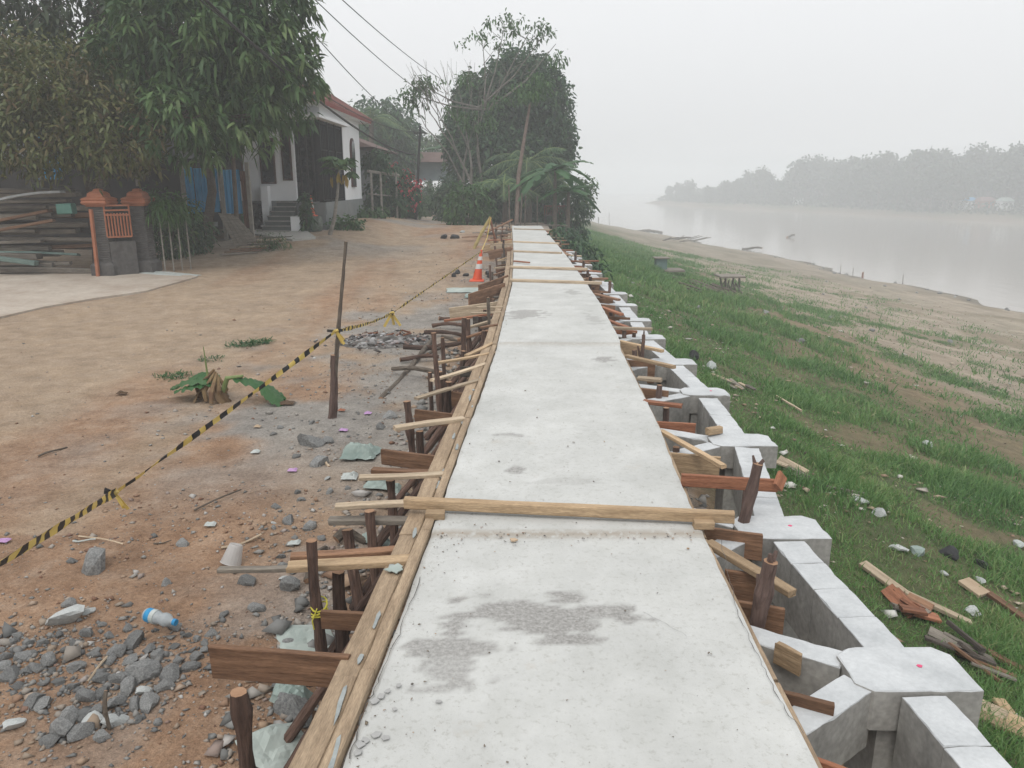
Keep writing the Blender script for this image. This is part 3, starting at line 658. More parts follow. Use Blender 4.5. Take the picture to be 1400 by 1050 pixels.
# right side battens and boards
RB = [
 (930, 656, 1064, 664, .02, .07, .025, 1, W_RED, 'reddish board set on edge, sticking out over the frame beyond the thick crossbar'),
 (967, 742, 1085, 812, -.03, .05, .03, 0, W_FRESH, 'tan batten running from the crossbar block back to the thick split stake'),
 (905, 590, 990, 638, -.02, .04, .025, 0, W_FRESH, 'thin orange brown batten slanting across the frame gap'),
 (880, 549, 932, 555, .0, .06, .025, 0, W_RED, 'short flat reddish batten right of the slab before the slanting one'),
 (872, 517, 905, 520, .0, .07, .03, 0, W_PALE, 'short pale batten right of the slab behind the flat reddish one'),
 (858, 487, 922, 502, .0, .05, .03, 0, W_FRESH, 'longer tan batten beside the gnarled thin stake right of the slab'),
 (848, 467, 906, 480, .0, .045, .03, 0, W_FRESH, 'tan batten crossing behind the gnarled thin stake'),
 (833, 448, 892, 450, .01, .045, .03, 0, W_PALE, 'level batten third ahead of the gnarled thin stake'),
 (828, 437, 858, 448, -.02, .05, .03, 0, W_RED, 'short reddish batten just ahead of the level one'),
 (822, 420, 850, 430, -.0, .06, .03, 0, W_RED, 'reddish batten slanting right beside the far slab'),
 (813, 402, 846, 410, -.0, .06, .03, 0, W_BROWN, 'brown batten slanting right before the second crossbar end'),
 (800, 381, 832, 381, .02, .07, .03, 0, W_BROWN, 'level brown batten on the right end of the second crossbar'),
 (768, 344, 778, 349, .0, .09, .03, 0, W_BROWN, 'brown batten on the right edge at the fourth crossbar'),
 (758, 333, 766, 337, .0, .09, .03, 0, W_BROWN, 'brown batten on the right edge at the fifth crossbar'),
 (786, 357, 806, 360, .0, .07, .03, 0, W_BROWN, 'brown batten on the right edge just past the third crossbar'),
]
for a, b2, c, d, z, wd, th, edge, mt, lab in RB:
    plank('batten', at_z(a, b2, z), at_z(c, d, z), th if edge else wd, wd if edge else th, mt, lab, 'batten', 'battens and boards bracing the right formwork')
a = at_z(1064, 664, .02); plank('batten', a+Vector((-.01, -.02, .0)), a+Vector((.03, .03, .05)), .07, .02, W_RED, 'chip of board nailed upright on the far end of the reddish edge board', 'batten', 'battens and boards bracing the right formwork', roll=1.2)
# shuttering boards on edge under the right slab edge: (px left, px right, y world, ztop, height)
def shut(px0, py0, px1, py1, zt, hgt, mt, lab, th=.02):
    p = at_z(px0, py0, zt); q2 = at_z(px1, py1, zt); dz = Vector((0, 0, hgt/2))
    plank('shutter_board', p-dz, q2-dz, th, hgt, mt, lab, 'board', 'shuttering boards under the right slab edge', chew=.005)
shut(948, 718, 1046, 731, -.05, .14, W_BROWN, 'brown shuttering board on edge right of the crossbar end, behind the forked stake')
shut(990, 778, 1040, 785, -.06, .14, W_BROWN, 'brown shuttering board behind the thick split stake, upper of two')
shut(1012, 822, 1075, 832, -.08, .16, W_BROWN, 'brown shuttering board behind the thick split stake, lower of two')
shut(1060, 876, 1094, 893, -.06, .09, W_FRESH, 'small tan board end poking over the brace below the thick split stake')
shut(1070, 944, 1138, 962, -.06, .13, W_BROWN, 'dark stained shuttering board standing against the white brace at lower right')
shut(1093, 1028, 1160, 1052, -.03, .10, W_RED, 'reddish board end cut off by the bottom edge right of the slab')
for i in range(14):
    y = 4.6+i*.86+random.uniform(-.15, .15); x = float(xr(y))+.02
    if i == 0: x += .0
    plank('shutter_board', (x, y, -.16), (x+random.uniform(.2, .32), y-random.uniform(-.03, .12), -.17), .02, random.uniform(.14, .24), random.choice([W_BROWN, W_RED, W_BROWN, W_FRESH]),
          f'board on edge in the right frame gaps, {ORD[i]} beyond the thick crossbar', 'board', 'shuttering boards under the right slab edge')
def rstake(px, py, zt, dx, dy, r, lab, fork=False, mt=BARK, zb=-.85, r1=None):
    p = at_z(px, py, zt); return stake('stake', (p.x+dx, p.y+dy, zb), p, r, mt, lab, 'stake', 'stakes along the right formwork', fork=fork, wob=.5, r1=r1)
BARKR = mat('split_red_bark', (.085, .055, .046), (.19, .13, .11), 14, (.4, 3, 3), .9, 1, 30, 6, .1, bdist=.012)
rstake(1036, 632, .22, -.22, .0, .030, 'forked gnarled stake standing above the reddish edge board on the right', True, BARKR, r1=.028)
rstake(1064, 768, .16, -.07, .02, .036, 'thick split reddish stake, nearest upright on the right of the slab', True, BARKR, r1=.03)
rstake(881, 458, .16, -.05, -.05, .022, 'thin gnarled dark stake standing up right of the slab farther ahead', True)
for k, (px, py, zt) in enumerate([(930, 612, -.08), (899, 527, .0), (906, 556, -.05), (866, 478, -.05), (870, 455, -.05), (851, 452, -.02), (838, 425, -.02), (836, 384, .1), (824, 400, -.02), (812, 392, -.02)]):
    rstake(px, py, zt, 0, 0, .028, f'short dark stake in the right frame gaps, {ORD[k]} one beyond the forked stake', mt=random.choice([BARK, BARKR]))
for i in range(10):
    y = 13+i*1.5; x = float(xr(y))+random.uniform(.08, .3)
    stake('stake', (x, y, g(x, y)-.1), (x, y, random.uniform(-.05, .12)), .03, BARK, f'stake on the right side of the distant walkway, {ORD[i]} from the near side', 'stake', 'stakes along the right formwork')
    plank('batten', (x-.3, y+.3, .0), (x+random.uniform(.1, .35), y+random.uniform(.1, .4), random.uniform(-.05, .03)), .06, .03, random.choice([W_BROWN, W_RED, W_PALE]), f'batten on the right edge of the distant walkway, {ORD[i]} from the near side', 'batten', 'battens and boards bracing the right formwork')
p = at_z(975, 589, FZ+.03); plank('wood_block', p+Vector((-.05, -.02, 0)), p+Vector((.06, .03, 0)), .045, .05, W_FRESH, 'loose tan offcut resting on the white concrete brace', 'wood block', chew=.002)
# poles at the far end of the walkway
for k, (px, py, y, r) in enumerate([(695, 253, 27.8, .03), (713, 264, 29.6, .03), (719, 266, 29.8, .025), (735, 268, 29.6, .02)]):
    p = at_y(px, py, y); stake('pole', (p.x+random.uniform(-.05, .05), y, g(p.x, y)-.1), p, r, BARK2, f'upright bare pole at the far end of the walkway, {ORD[k]} from the left', 'pole', 'upright poles at the far end of the walkway')
for k in range(5):
    y = 24.5+k; x = float(xl(y))
    plank('plank', (x-1.6+.3*k, y, g(x-1, y)+.12+.03*k), (x-.1, y+.1, .02+.03*k), .15, .03, random.choice([W_GREY, W_BROWN, W_PALE]), f'loose weathered plank left of the walkway end, {ORD[k]} from the near side', 'plank', 'loose planks left of the walkway end')

# ------------------------------------------------------------------ poles lying on the dirt, tape stake
for k, (a, b2, c, d, r) in enumerate([(600, 438, 641, 436, .03), (591, 450, 638, 452, .03), (580, 461, 638, 464, .03), (552, 477, 635, 483, .032), (547, 497, 600, 494, .028), (537, 512, 600, 522, .028), (591, 468, 517, 545, .032), (585, 489, 612, 478, .022), (604, 466, 636, 470, .024)]):
    p = gp(a, b2); q2 = gp(c, d); p.z += r*1.0+.02*(k % 3); q2.z += r*1.0+.08*(k % 2)
    words_ = ['farthest short black pole', 'second black pole from the far side', 'third black pole, crossing over the long diagonal one', 'longest level black pole', 'short black pole below the longest level one', 'brownish pole bending at the near end', 'long diagonal pole under all the others', 'thin loose pole between the level ones', 'thin pole stub near the reddish stake'][k]
    stake('log', p, q2, r, BARK2 if k > 4 else BARK, words_+' lying on the dirt by the slab', 'pole', 'dark poles lying on the dirt', wob=.7)
b0 = gp(453, 571); dd = b0.y
top = at_y(472, 330, dd+.05)
tp = empty('tape_post', b0, 'tall thin crooked post holding up the black and yellow tape', 'post')
stake('pole', (b0.x+.004, b0.y+.01, b0.z-.05), top, .024, BARK2, parent=tp, r1=.013)
stake('bark_stub', (b0.x, b0.y, b0.z-.05), at_y(457, 486, dd), .042, BARKR, parent=tp, r1=.03)
# barrier tape
KN = at_y(460, 452, dd)
CT = gp(652, 384)                      # the cone's foot
ctop = at_y(658, 344, CT.y)
tape = empty('barrier_tape', (KN.x, KN.y, KN.z), 'black and yellow striped barrier tape stretched from the lower left to the traffic cone', 'tape')
e0 = at_z(-60, 808, .20); 
def ribbon(pA, pB, sag, wd, st, name, twist=6, wr=.5):
    n = int((pB-pA).length/.02); V = []; F = []; M = []
    Ln = (pB-pA).length; d = (pB-pA).normalized(); s = d.cross(Vector((0, 0, 1))).normalized(); u = s.cross(d)
    for i in range(n+1):
        t = i/n; p = pA.lerp(pB, t); p = p-Vector((0, 0, 1))*sag*4*t*(1-t)
        a = math.sin(t*Ln*twist)*wr*.35+math.sin(t*Ln*twist*.37+1)*.25+.35; ww = wd*(.82+.14*math.sin(t*Ln*3.1)+.08*math.sin(t*Ln*13))
        c = (u*math.cos(a)+s*math.sin(a))*ww/2; f = (s*math.cos(a)-u*math.sin(a))*ww*.22*math.sin(t*Ln*11)
        V += [p-c, p+f, p+c]
        if i:
            j = 3*(i-1); mi = int(t*Ln/st) % 2
            F += [(j, j+3, j+4, j+1), (j+1, j+4, j+5, j+2)]; M += [mi, mi]
    return mesh_obj(name, V, F, [TAPEY, TAPEK], tape, M, smooth=True)
mid = at_y(160, 672, 4.55)
ribbon(e0, mid, .0, .062, .085, 'tape_length', 5, .3)
ribbon(mid, KN, .01, .06, .075, 'tape_length', 6, .7)
kn2 = at_y(536, 428, 10.2)
ribbon(KN, kn2, .03, .045, .075, 'tape_length', 8, .9)
ribbon(kn2, ctop, .0, .045, .075, 'tape_length', 8, .9)
for c, s in ((mid, 1), (KN, 1.1), (kn2, 1.6)):
    m = MB()
    for k in range(5):
        m.m = k % 2
        a = random.uniform(0, 6); e = Vector((math.cos(a)*.07, math.sin(a)*.03, -.10+.10*(k % 2)+random.uniform(-.02, .03)))*s
        m.bar(c+Vector((0, -.028, 0)), c+Vector((0, -.028, 0))+e, .022*s, .002, (0, 1, 0))
    m.m = 0; m.tube([c+Vector((-.02, -.02, -.01))*s, c+Vector((.0, -.028, 0))*1, c+Vector((.02, -.02, .01))*s], [.012*s, .018*s, .012*s], 6, .2)
    m.build('knot', [TAPEY, TAPEK], tape)

# ------------------------------------------------------------------ traffic cones
def cone(c, h, label, group=None, lean=(0, 0)):
    t = empty('traffic_cone', c, label, 'traffic cone', group)
    m = MB(); r = h*.235; m.sqlathe([(r, 0), (r, h*.02), (r*.95, h*.045), (r*.72, h*.05)], c); m.build('base', CONEOR, t)
    rr = lambda z: h*(.165-.135*z)
    zs = [.045, .40, .56, .68, .80, 1.0]
    for i in range(5):
        m = MB(); pr = []
        for k in range(4): z = zs[i]+(zs[i+1]-zs[i])*k/3; pr.append((rr(z)+(.003 if i in (1, 3) else 0), z*h))
        if i == 4: pr += [(rr(1)*.75, h*1.01)]
        V0 = len(m.V); m.lathe(pr, c, 24)
        m.V = [(x+lean[0]*(z-c[2]), y+lean[1]*(z-c[2]), z) for x, y, z in m.V]
        m.build('white_band' if i in (1, 3) else 'cone_body', CONEWH if i in (1, 3) else CONEOR, t, smooth=False)
    return t
cone(CT, ctop.z-CT.z+.03, 'orange traffic cone with two white bands where the tape ends', lean=(.16, 0))

# A-frame barrier behind the cone
af = empty('barrier_trestle', gp(655, 338), 'yellow legged trestle barrier of crossed poles left of the far walkway', 'barrier')
y0 = gp(650, 340).y
T = at_y(671, 297, y0)
stake('leg', at_y(648, 340, y0), T, .05, mat('yellow_wood', (.42, .33, .12), (.55, .44, .2), 6, rough=.8), parent=af)
stake('leg', at_y(680, 341, y0+.2), T, .035, W_RED, parent=af)
stake('crossbar', at_y(664, 318, y0+.5), at_y(700, 300, y0+1.5), .03, W_BROWN, parent=af)
ct2 = gp(672, 341); 
mm = MB(); mm.tube([T, at_y(666, 325, y0-.3), ctop], [.012, .012, .012], 5); tag(mm.build('tape_strand', TAPEY), 'strand of tape hanging from the trestle down to the traffic cone', 'tape')
# ------------------------------------------------------------------ rocks and rubble
def rock_mesh(seed, flat=.7, sub=2):
    bm = bmesh.new(); bmesh.ops.create_icosphere(bm, subdivisions=sub, radius=1)
    r = random.Random(seed); pl = [(Vector((r.gauss(0, 1), r.gauss(0, 1), r.gauss(0, 1))).normalized(), r.uniform(.45, .85)) for _ in range(11)]
    for v in bm.verts:
        c = v.co.copy()
        for nrm, d in pl:
            k = c.dot(nrm)
            if k > d: c -= nrm*(k-d)
        v.co = c+Vector((r.uniform(-1, 1), r.uniform(-1, 1), r.uniform(-1, 1)))*.03
        v.co.z *= flat
    me = bpy.data.meshes.new('rock'); bm.to_mesh(me); bm.free(); return me
ROCKS = [rock_mesh(s, random.uniform(.55, .85)) for s in range(10)]
for m_2 in ROCKS: m_2.materials.append(STONE)
ROCKP = [rock_mesh(50+s, .45) for s in range(4)]
for m_2 in ROCKP: m_2.materials.append(STONEPALE)
def rock(p, s, label, group=None, pale=False, z=None, name='rock'):
    o = link(bpy.data.objects.new(name, random.choice(ROCKP if pale else ROCKS))); s2 = (s*random.uniform(.8, 1.25), s*random.uniform(.75, 1.1), s*random.uniform(.8, 1.1))
    o.scale = s2; o.rotation_euler = (random.uniform(-.4, .4), random.uniform(-.4, .4), random.uniform(0, 6.3))
    o.location = (p.x, p.y, (g(p.x, p.y) if z is None else z)+s*.2); tag(o, label, 'rock', group); return o
HEAP = [(120, 868, 10), (60, 965, 16), (150, 870, 10), (185, 880, 18), (160, 895, 14), (235, 925, 22), (260, 915, 12), (195, 925, 24), (150, 905, 12), (120, 955, 16), (45, 963, 18), (105, 915, 12), (65, 905, 15), (30, 900, 14), (15, 925, 14), (80, 935, 10),
        (140, 930, 13), (175, 945, 20), (205, 965, 18), (155, 965, 18), (120, 985, 14), (180, 905, 14), (215, 900, 12), (225, 940, 15), (270, 900, 10), (140, 950, 14), (85, 1000, 24), (110, 1005, 20), (95, 985, 18), (130, 975, 14), (165, 930, 16),
        (60, 880, 9), (40, 880, 8), (25, 870, 8), (70, 920, 10), (10, 900, 10), (50, 915, 12), (205, 890, 10), (245, 905, 12), (280, 890, 8), (240, 885, 8), (190, 985, 10), (215, 990, 8), (95, 900, 9), (130, 895, 9), (100, 880, 8), (80, 870, 8), (15, 880, 9), (25, 940, 10), (35, 920, 12),
        (5, 915, 12), (60, 935, 9), (100, 940, 10), (160, 985, 10), (240, 860, 10), (255, 870, 9), (230, 855, 8), (175, 860, 8), (140, 855, 7), (288, 868, 9), (280, 880, 7), (210, 925, 12), (185, 965, 12), (140, 1010, 12), (70, 1015, 14), (270, 875, 7), (90, 890, 7), (110, 895, 8), (45, 895, 8), (20, 890, 7), (0, 890, 8)]
used = []
for k, (px, py, r) in enumerate(HEAP):
    p = gp(px, py); s = r/1050*(p.y*1.03+.5)*.92
    if r < 20: lab = 'broken grey stone in the loose rubble heap at the lower left corner'; gp_ = 'broken grey stones in the rubble heap'
    else: lab = ['largest grey stone at the right end of the rubble heap', 'big grey stone in the middle of the rubble heap', 'big flat grey stone at the bottom of the rubble heap'][[x for x in range(len(HEAP)) if HEAP[x][2] >= 20].index(k) if [x for x in range(len(HEAP)) if HEAP[x][2] >= 20].index(k) < 3 else 1]; gp_ = 'large stones of the rubble heap'
    if r >= 20: lab = {235: 'large angular grey stone at the right end of the rubble heap', 195: 'large grey stone in the middle of the rubble heap', 175: 'large rounded grey stone low in the middle of the heap', 85: 'largest flat grey slab stone at the bottom left of the heap', 110: 'broad grey stone leaning on the largest flat one at the heap bottom'}[px]
    rock(p, s*1.12, lab, gp_)
for px, py, r, pale, lab in [(129, 775, 21, 0, 'lone large grey rock sitting on the orange dirt below the tape'), (91, 848, 24, 1, 'flat white stone slab on the upper edge of the rubble heap'), (95, 827, 11, 0, 'dark stone just above the flat white slab'), (122, 837, 8, 1, 'small upright pale stone right of the flat white slab'),
                             (22, 992, 14, 1, 'white chunk at the lower left of the rubble heap'), (157, 986, 15, 1, 'pale grey chunk at the bottom right of the heap'), (128, 988, 14, 1, 'pale broken chunk beside the big slab stone at heap bottom'), (198, 947, 12, 1, 'small white faced stone in the lower right of the heap'),
                             (397, 805, 17, 0, 'grey rock right of the grey lath end beside the stakes'), (337, 797, 13, 0, 'rock below the plastic cup'), (354, 834, 10, 0, 'small grey rock on the dirt left of the short board on edge'), (305, 842, 8, 0, 'small dark rock on the dirt right of the heap'), (226, 798, 7, 0, 'small round pebble rock midway below the tape'),
                             (427, 608, 17, 0, 'flat grey slab of rubble left of the teal cloth'), (447, 604, 8, 0, 'small grey stone right of the flat rubble slab'), (437, 635, 12, 0, 'grey stone just below the flat rubble slab'), (250, 745, 9, 0, 'flat grey chip of stone in the middle of the dirt'), (395, 714, 9, 0, 'small grey stone left of the greyish batten'), (99, 768, 8, 0, 'small stone under the tape near the left border'),
                             (423, 722, 10, 0, 'dark stone left of the stubby sawn stake'), (520, 585, 9, 0, 'grey stone left of the leaning dark stake'), (533, 571, 9, 0, 'grey stone above the one left of the leaning stake'), (405, 975, 24, 0, 'big grey lump at the foot of the nearest tall stake'), (380, 940, 9, 0, 'grey stone under the wide brown board'), (372, 925, 8, 0, 'small grey stone under the middle of the wide brown board'),
                             (345, 830, 7, 0, 'tiny grey stone near the dirt edge left of the stakes'), (395, 880, 9, 0, 'pale grey stone above the wide brown board')]:
    p = gp(px, py); rock(p, r/1050*(p.y*1.03+.5)*(1.5 if r > 20 and not pale else 1.15), lab, None, bool(pale))
for k in range(46):
    px, py = random.uniform(370, 560), random.uniform(560, 800)
    if px > 470+(800-py)*.45: continue
    rock(gp(px, py), random.uniform(.015, .045), 'small broken stone scattered on the dirt left of the stakes', 'small stones scattered left of the stakes', random.random() < .15)
# gravel: uncountable
def scatter_bits(name, n, fn, size, mats, flat=.6):
    base = np.array([(1, 0, 0), (-1, 0, 0), (0, 1, 0), (0, -1, 0), (0, 0, 1), (0, 0, -1)], float)
    fc = np.array([(0, 2, 4), (2, 1, 4), (1, 3, 4), (3, 0, 4), (2, 0, 5), (1, 2, 5), (3, 1, 5), (0, 3, 5)])
    P_ = fn(n); n = len(P_)
    s = size(n); V = base[None]*s[:, None, None]*rng.uniform(.6, 1.2, (n, 6, 1))
    V = V+rng.normal(0, .25, (n, 6, 3))*s[:, None, None]; V[:, :, 2] *= flat
    a = rng.uniform(0, 6.3, n); c, s_ = np.cos(a)[:, None], np.sin(a)[:, None]
    X = V[:, :, 0]*c-V[:, :, 1]*s_; Y = V[:, :, 0]*s_+V[:, :, 1]*c; V[:, :, 0] = X; V[:, :, 1] = Y
    V += P_[:, None, :]; V[:, :, 2] += (s*.25)[:, None]
    F = (fc[None]+(np.arange(n)*6)[:, None, None]).reshape(-1, 3)
    return tag(np_obj(name, V.reshape(-1, 3), [F], mats, var=np.repeat(rng.uniform(0, 1, n), 6)), kind='stuff')
def pts_left(n):
    y = rng.uniform(0, 1, n*3)**2.2*20+1.8; d = np.abs(rng.normal(0, 1.5, n*3))+.1; x = xl(y)-d
    dens = .15+.85*sstep(.45, .62, fbm(x*1.3, y*1.3, 91)); k = rng.uniform(0, 1, n*3) < dens; x = x[k][:n]; y = y[k][:n]
    return np.stack([x, y, G(x, y)], 1)
def pts_heap(n):
    c = [gp(a, b2) for a, b2, _ in HEAP]; i = rng.integers(0, len(c), n); x = np.array([q_.x for q_ in c])[i]+rng.normal(0, .10, n); y = np.array([q_.y for q_ in c])[i]+rng.normal(0, .10, n)
    return np.stack([x, y, G(x, y)], 1)
def pts_road(n):
    y = rng.uniform(0, 1, n)**1.8*26+2; x = xl(y)-.3-rng.uniform(0, 1, n)*np.minimum(7, y*.75)
    return np.stack([x, y, G(x, y)], 1)
def pts_trench(n):
    y = rng.uniform(1.6, 10, n); x = xl(y)-rng.uniform(.05, .8, n); return np.stack([x, y, G(x, y)], 1)
def pts_right(n):
    y = rng.uniform(1.3, 12, n); x = xr(y)+rng.uniform(-.1, .9, n); return np.stack([x, y, G(x, y)], 1)
GRAV = mat('gravel', (0, 0, 0), bump=.3, rough=.9, var=[(.13, .13, .125), (.24, .24, .23), (.36, .34, .31), (.40, .28, .19), (.22, .12, .08), (.52, .52, .50)], bscale=60)
scatter_bits('gravel', 8000, pts_left, lambda n: rng.gamma(1.5, .0045, n)+.002, GRAV)
scatter_bits('gravel', 1300, pts_heap, lambda n: rng.gamma(1.3, .0052, n)+.003, mat('heap_fines', (0, 0, 0), bump=.3, var=[(.13, .135, .135), (.2, .2, .195), (.29, .285, .27), (.33, .25, .18)]), .7)
scatter_bits('gravel', 3500, pts_road, lambda n: rng.gamma(1.3, .003, n)+.002, GRAV)
scatter_bits('rubble', 900, pts_trench, lambda n: rng.gamma(2, .011, n)+.006, GRAV)
scatter_bits('rubble', 900, pts_right, lambda n: rng.gamma(2, .014, n)+.008, GRAV)
def pts_slab(n):
    y = 1.7+rng.uniform(0, 1, n)**1.6*14; x = xl(y)+(xr(y)-xl(y))*np.where(rng.uniform(0, 1, n) < .45, np.abs(rng.normal(0, .1, n)), rng.uniform(.02, .98, n)); return np.stack([x, y, np.full(n, .006)+.012*(y > 3.31)+.02*(y > 7.62)], 1)
scatter_bits('sawdust', 1100, pts_slab, lambda n: rng.gamma(1.3, .0014, n)+.0008, mat('specks', (0, 0, 0), bump=0, var=[(.10, .09, .08), (.22, .18, .13), (.35, .33, .30), (.45, .30, .18)]), .4)
def pts_joint(n):
    y = 3.30+rng.normal(0, .045, n); x = xl(y)+(xr(y)-xl(y))*rng.uniform(.02, .98, n); return np.stack([x, y, np.full(n, .006)], 1)
scatter_bits('sawdust', 220, pts_joint, lambda n: rng.gamma(1.5, .0016, n)+.001, GRAV, .5)
# flakes broken off the slab, dirt crumbs
def flake(px, py, r, mt, label, z=.0, cat='chip', flatz=.004, group=None, n=6, name='chip', curl=0):
    p = at_z(px, py, z) if z is not None else gp(px, py); m = MB(); a0 = random.uniform(0, 6)
    ring_ = [(p.x+r*random.uniform(.5, 1.1)*math.cos(a0+k*2*math.pi/n), p.y+r*random.uniform(.5, 1.1)*math.sin(a0+k*2*math.pi/n)) for k in range(n)]
    m.prism(ring_, p.z+.007, p.z+.007+flatz); o = m.build(name, mt); return tag(o, label, cat, group)
FLAKE = mat('cement_flake', (.36, .36, .35), (.46, .46, .45), 30)
for k, (px, py, r) in enumerate([(520, 955, .018), (530, 948, .016), (512, 962, .018), (545, 940, .014), (515, 1008, .022), (500, 1015, .018), (492, 1020, .02), (526, 1012, .015), (489, 1032, .016), (540, 972, .01), (600, 962, .012)]):
    flake(px, py, r, FLAKE, 'thin flake of cement skin lifting off the slab at its lower left edge', group='cement flakes on the slab', flatz=.0025, n=5)
flake(702, 741, .022, PAPER, 'torn tan scrap of wood lying on the slab before the thick crossbar', n=5, flatz=.006)
flake(1104, 908, .012, BLACK, 'dark fleck lying on the near slab', n=5) if False else None
flake(714, 703, .016, PINK, 'pink smear of paint on the joint below the thick crossbar', n=7, flatz=.001, cat='paint mark')
flake(540, 780, .045, PLPALE, 'round grey mortar splash on the left form board', z=.002, flatz=.004, n=12, cat='mortar splash')
MORT = mat('mortar', (.30, .33, .33), (.42, .45, .44), 20, bump=.5)
for k in range(16):
    y = 1.75+k*.3+random.uniform(-.1, .1); off = random.choice([.025, .06, .08, .12]); x = float(xl(y))-off; zt = .0015 if off > .055 else .026; m = MB(); a0 = random.uniform(0, 6)
    ln = random.uniform(.03, .12); m.prism([(x+random.uniform(.004, .013)*math.cos(j*.785), y+ln*random.uniform(.6, 1)*math.sin(j*.785)) for j in range(8)], zt, zt+.003)
    tag(m.build('mortar_splash', MORT), 'smear of grey mortar dried on the left form boards', 'mortar splash', 'mortar smears on the left form boards')
# crumpled sheets
def sheet(px, py, w_, h_, mt, label, cat, lift=.05, seed=0, name='sheet', rot=0, z=None, nn=12):
    p = gp(px, py); V = []; F = []
    for i in range(nn+1):
        for j in range(nn+1):
            u, v = i/nn-.5, j/nn-.5; rr = 1+.35*(float(fbm(math.atan2(v, u)*1.5+5, seed, seed))-.5)
            x = u*w_*rr; y = v*h_*rr; X = x*math.cos(rot)-y*math.sin(rot); Y = x*math.sin(rot)+y*math.cos(rot)
            zz = lift*(float(fbm(u*4+seed, v*4+seed, seed, 3))*1.2)*(1-.8*(2*max(abs(u), abs(v)))**3)
            base = g(p.x+X, p.y+Y) if z is None else z
            V.append((p.x+X, p.y+Y, base+.012+zz))
    for i in range(nn):
        for j in range(nn): a = i*(nn+1)+j; F.append((a, a+nn+1, a+nn+2, a+1))
    o = mesh_obj(name, V, F, mt, smooth=False); so_ = o.modifiers.new('thick', 'SOLIDIFY'); so_.thickness = .003
    return tag(o, label, cat)
sheet(492, 625, .28, .24, PLTEAL, 'crumpled pale teal cloth on the dirt left of the long pale batten', 'cloth', .14, 1, 'cloth')
sheet(525, 668, .25, .14, PLTEAL, 'smaller teal scrap under the battens by the thick crossbar', 'scrap', .08, 2, 'plastic_scrap')
sheet(420, 880, .26, .24, PLPALE, 'pale green paper sheet lying behind the nearest tall stake', 'sheet', .03, 3, 'paper_sheet', .4)
sheet(372, 925, .14, .10, PLPALE, 'small pale paper scrap under the wide brown board', 'scrap', .02, 4, 'paper_scrap')
sheet(385, 1030, .26, .22, PLPALE, 'pale paper sheet at the bottom edge between the two nearest stakes', 'sheet', .06, 5, 'paper_sheet', .8)
sheet(518, 745, .2, .1, PLTEAL, 'teal scrap lying in the shade below the thick crossbar end', 'scrap', .06, 6, 'plastic_scrap')
sheet(478, 655, .12, .1, PLWHITE, 'pale plastic bit just under the teal cloth', 'scrap', .05, 7, 'plastic_scrap')
sheet(400, 960, .16, .14, PLTEAL, 'teal cloth bit on top of the big lump by the nearest stake', 'cloth', .12, 8, 'cloth')
sheet(640, 398, .9, .5, PLPALE, 'pale torn sacking on the dirt in front of the traffic cone', 'sack', .06, 9, 'sacking')
sheet(655, 407, .5, .4, PLTEAL, 'faded teal sacking beside the shuttering boards by the cone', 'sack', .1, 10, 'sacking')
sheet(352, 585, .06, .05, PAPER, 'little scrap of card on the dirt right of the uprooted banana', 'scrap', .02, 11, 'card_scrap')
VIO = mat('violet_wrap', (.45, .25, .50), (.55, .35, .6), bump=.2, rough=.4)
for k, (px, py, mt, lab) in enumerate([(400, 645, VIO, 'small violet wrapper below the flat rubble slab'), (503, 567, VIO, 'tiny violet wrapper left of the leaning dark stake'), (467, 563, ORANGE, 'tiny orange wrapper at the foot of the tape post'), (470, 590, VIO, 'tiny violet wrapper below the tape post'), (288, 720, PLWHITE, 'white bit of plastic on the dirt below the tape'), (5, 742, VIO, 'tiny pinkish wrapper at the left border of the photo'), (403, 745, PLWHITE, 'white bit of plastic left of the stubby sawn stake'), (350, 620, PLWHITE, 'white scrap on the dirt right of the tape')]):
    sheet(px, py, .07, .05, mt, lab, 'wrapper', .03, 20+k, 'wrapper', nn=5)
# plastic cup
c0 = gp(318, 776); 
def lying_tube(name, p, d, prof, mts, parent=None):
    m = MB(); d = d.normalized(); q3 = d.to_track_quat('Z', 'Y')
    for pr, mi in prof:
        m2 = MB(); m2.lathe(pr, (0, 0, 0), 18); m.m = mi; m.add([Vector(q3 @ Vector(v))+p for v in m2.V], m2.F)
    return m.build(name, mts, parent, smooth=False)
CUPM = mat('clear_cup', (.75, .73, .71), (.82, .8, .78), 9, rough=.25, bump=.4, transl=.5)
tag(lying_tube('plastic_cup', c0+Vector((-.02, .03, .01)), Vector((.25, .3, .9)), [([(.062, 0), (.058, .004), (.040, .10), (.036, .112), (.001, .108)], 0)], [CUPM]), 'clear plastic cup tipped over beside the grey lath end', 'cup')
c0 = gp(222, 868)
bt = empty('water_bottle', c0, 'crushed clear water bottle with a blue and white label lying on the rubble heap', 'bottle')
d = Vector((1, -.35, -.05)); q_ = c0+Vector((-.075, .02, .10))
BOT = mat('clear_bottle', (.55, .60, .62), (.68, .72, .74), 15, rough=.15, bump=.3, transl=.45)
lying_tube('bottle_body', q_, d, [([(.030, 0), (.033, .01), (.033, .06), (.026, .085), (.033, .11), (.031, .13), (.014, .155), (.013, .165)], 0)], [BOT], bt)
lying_tube('label', q_+d.normalized()*.012, d, [([(.0345, 0), (.0345, .028)], 0), ([(.0347, .028), (.0347, .052)], 1)], [CAPBLUE, PLWHITE], bt)
lying_tube('bottle_cap', q_+d.normalized()*.163, d, [([(.016, 0), (.016, .016)], 0)], [CAPBLUE], bt)
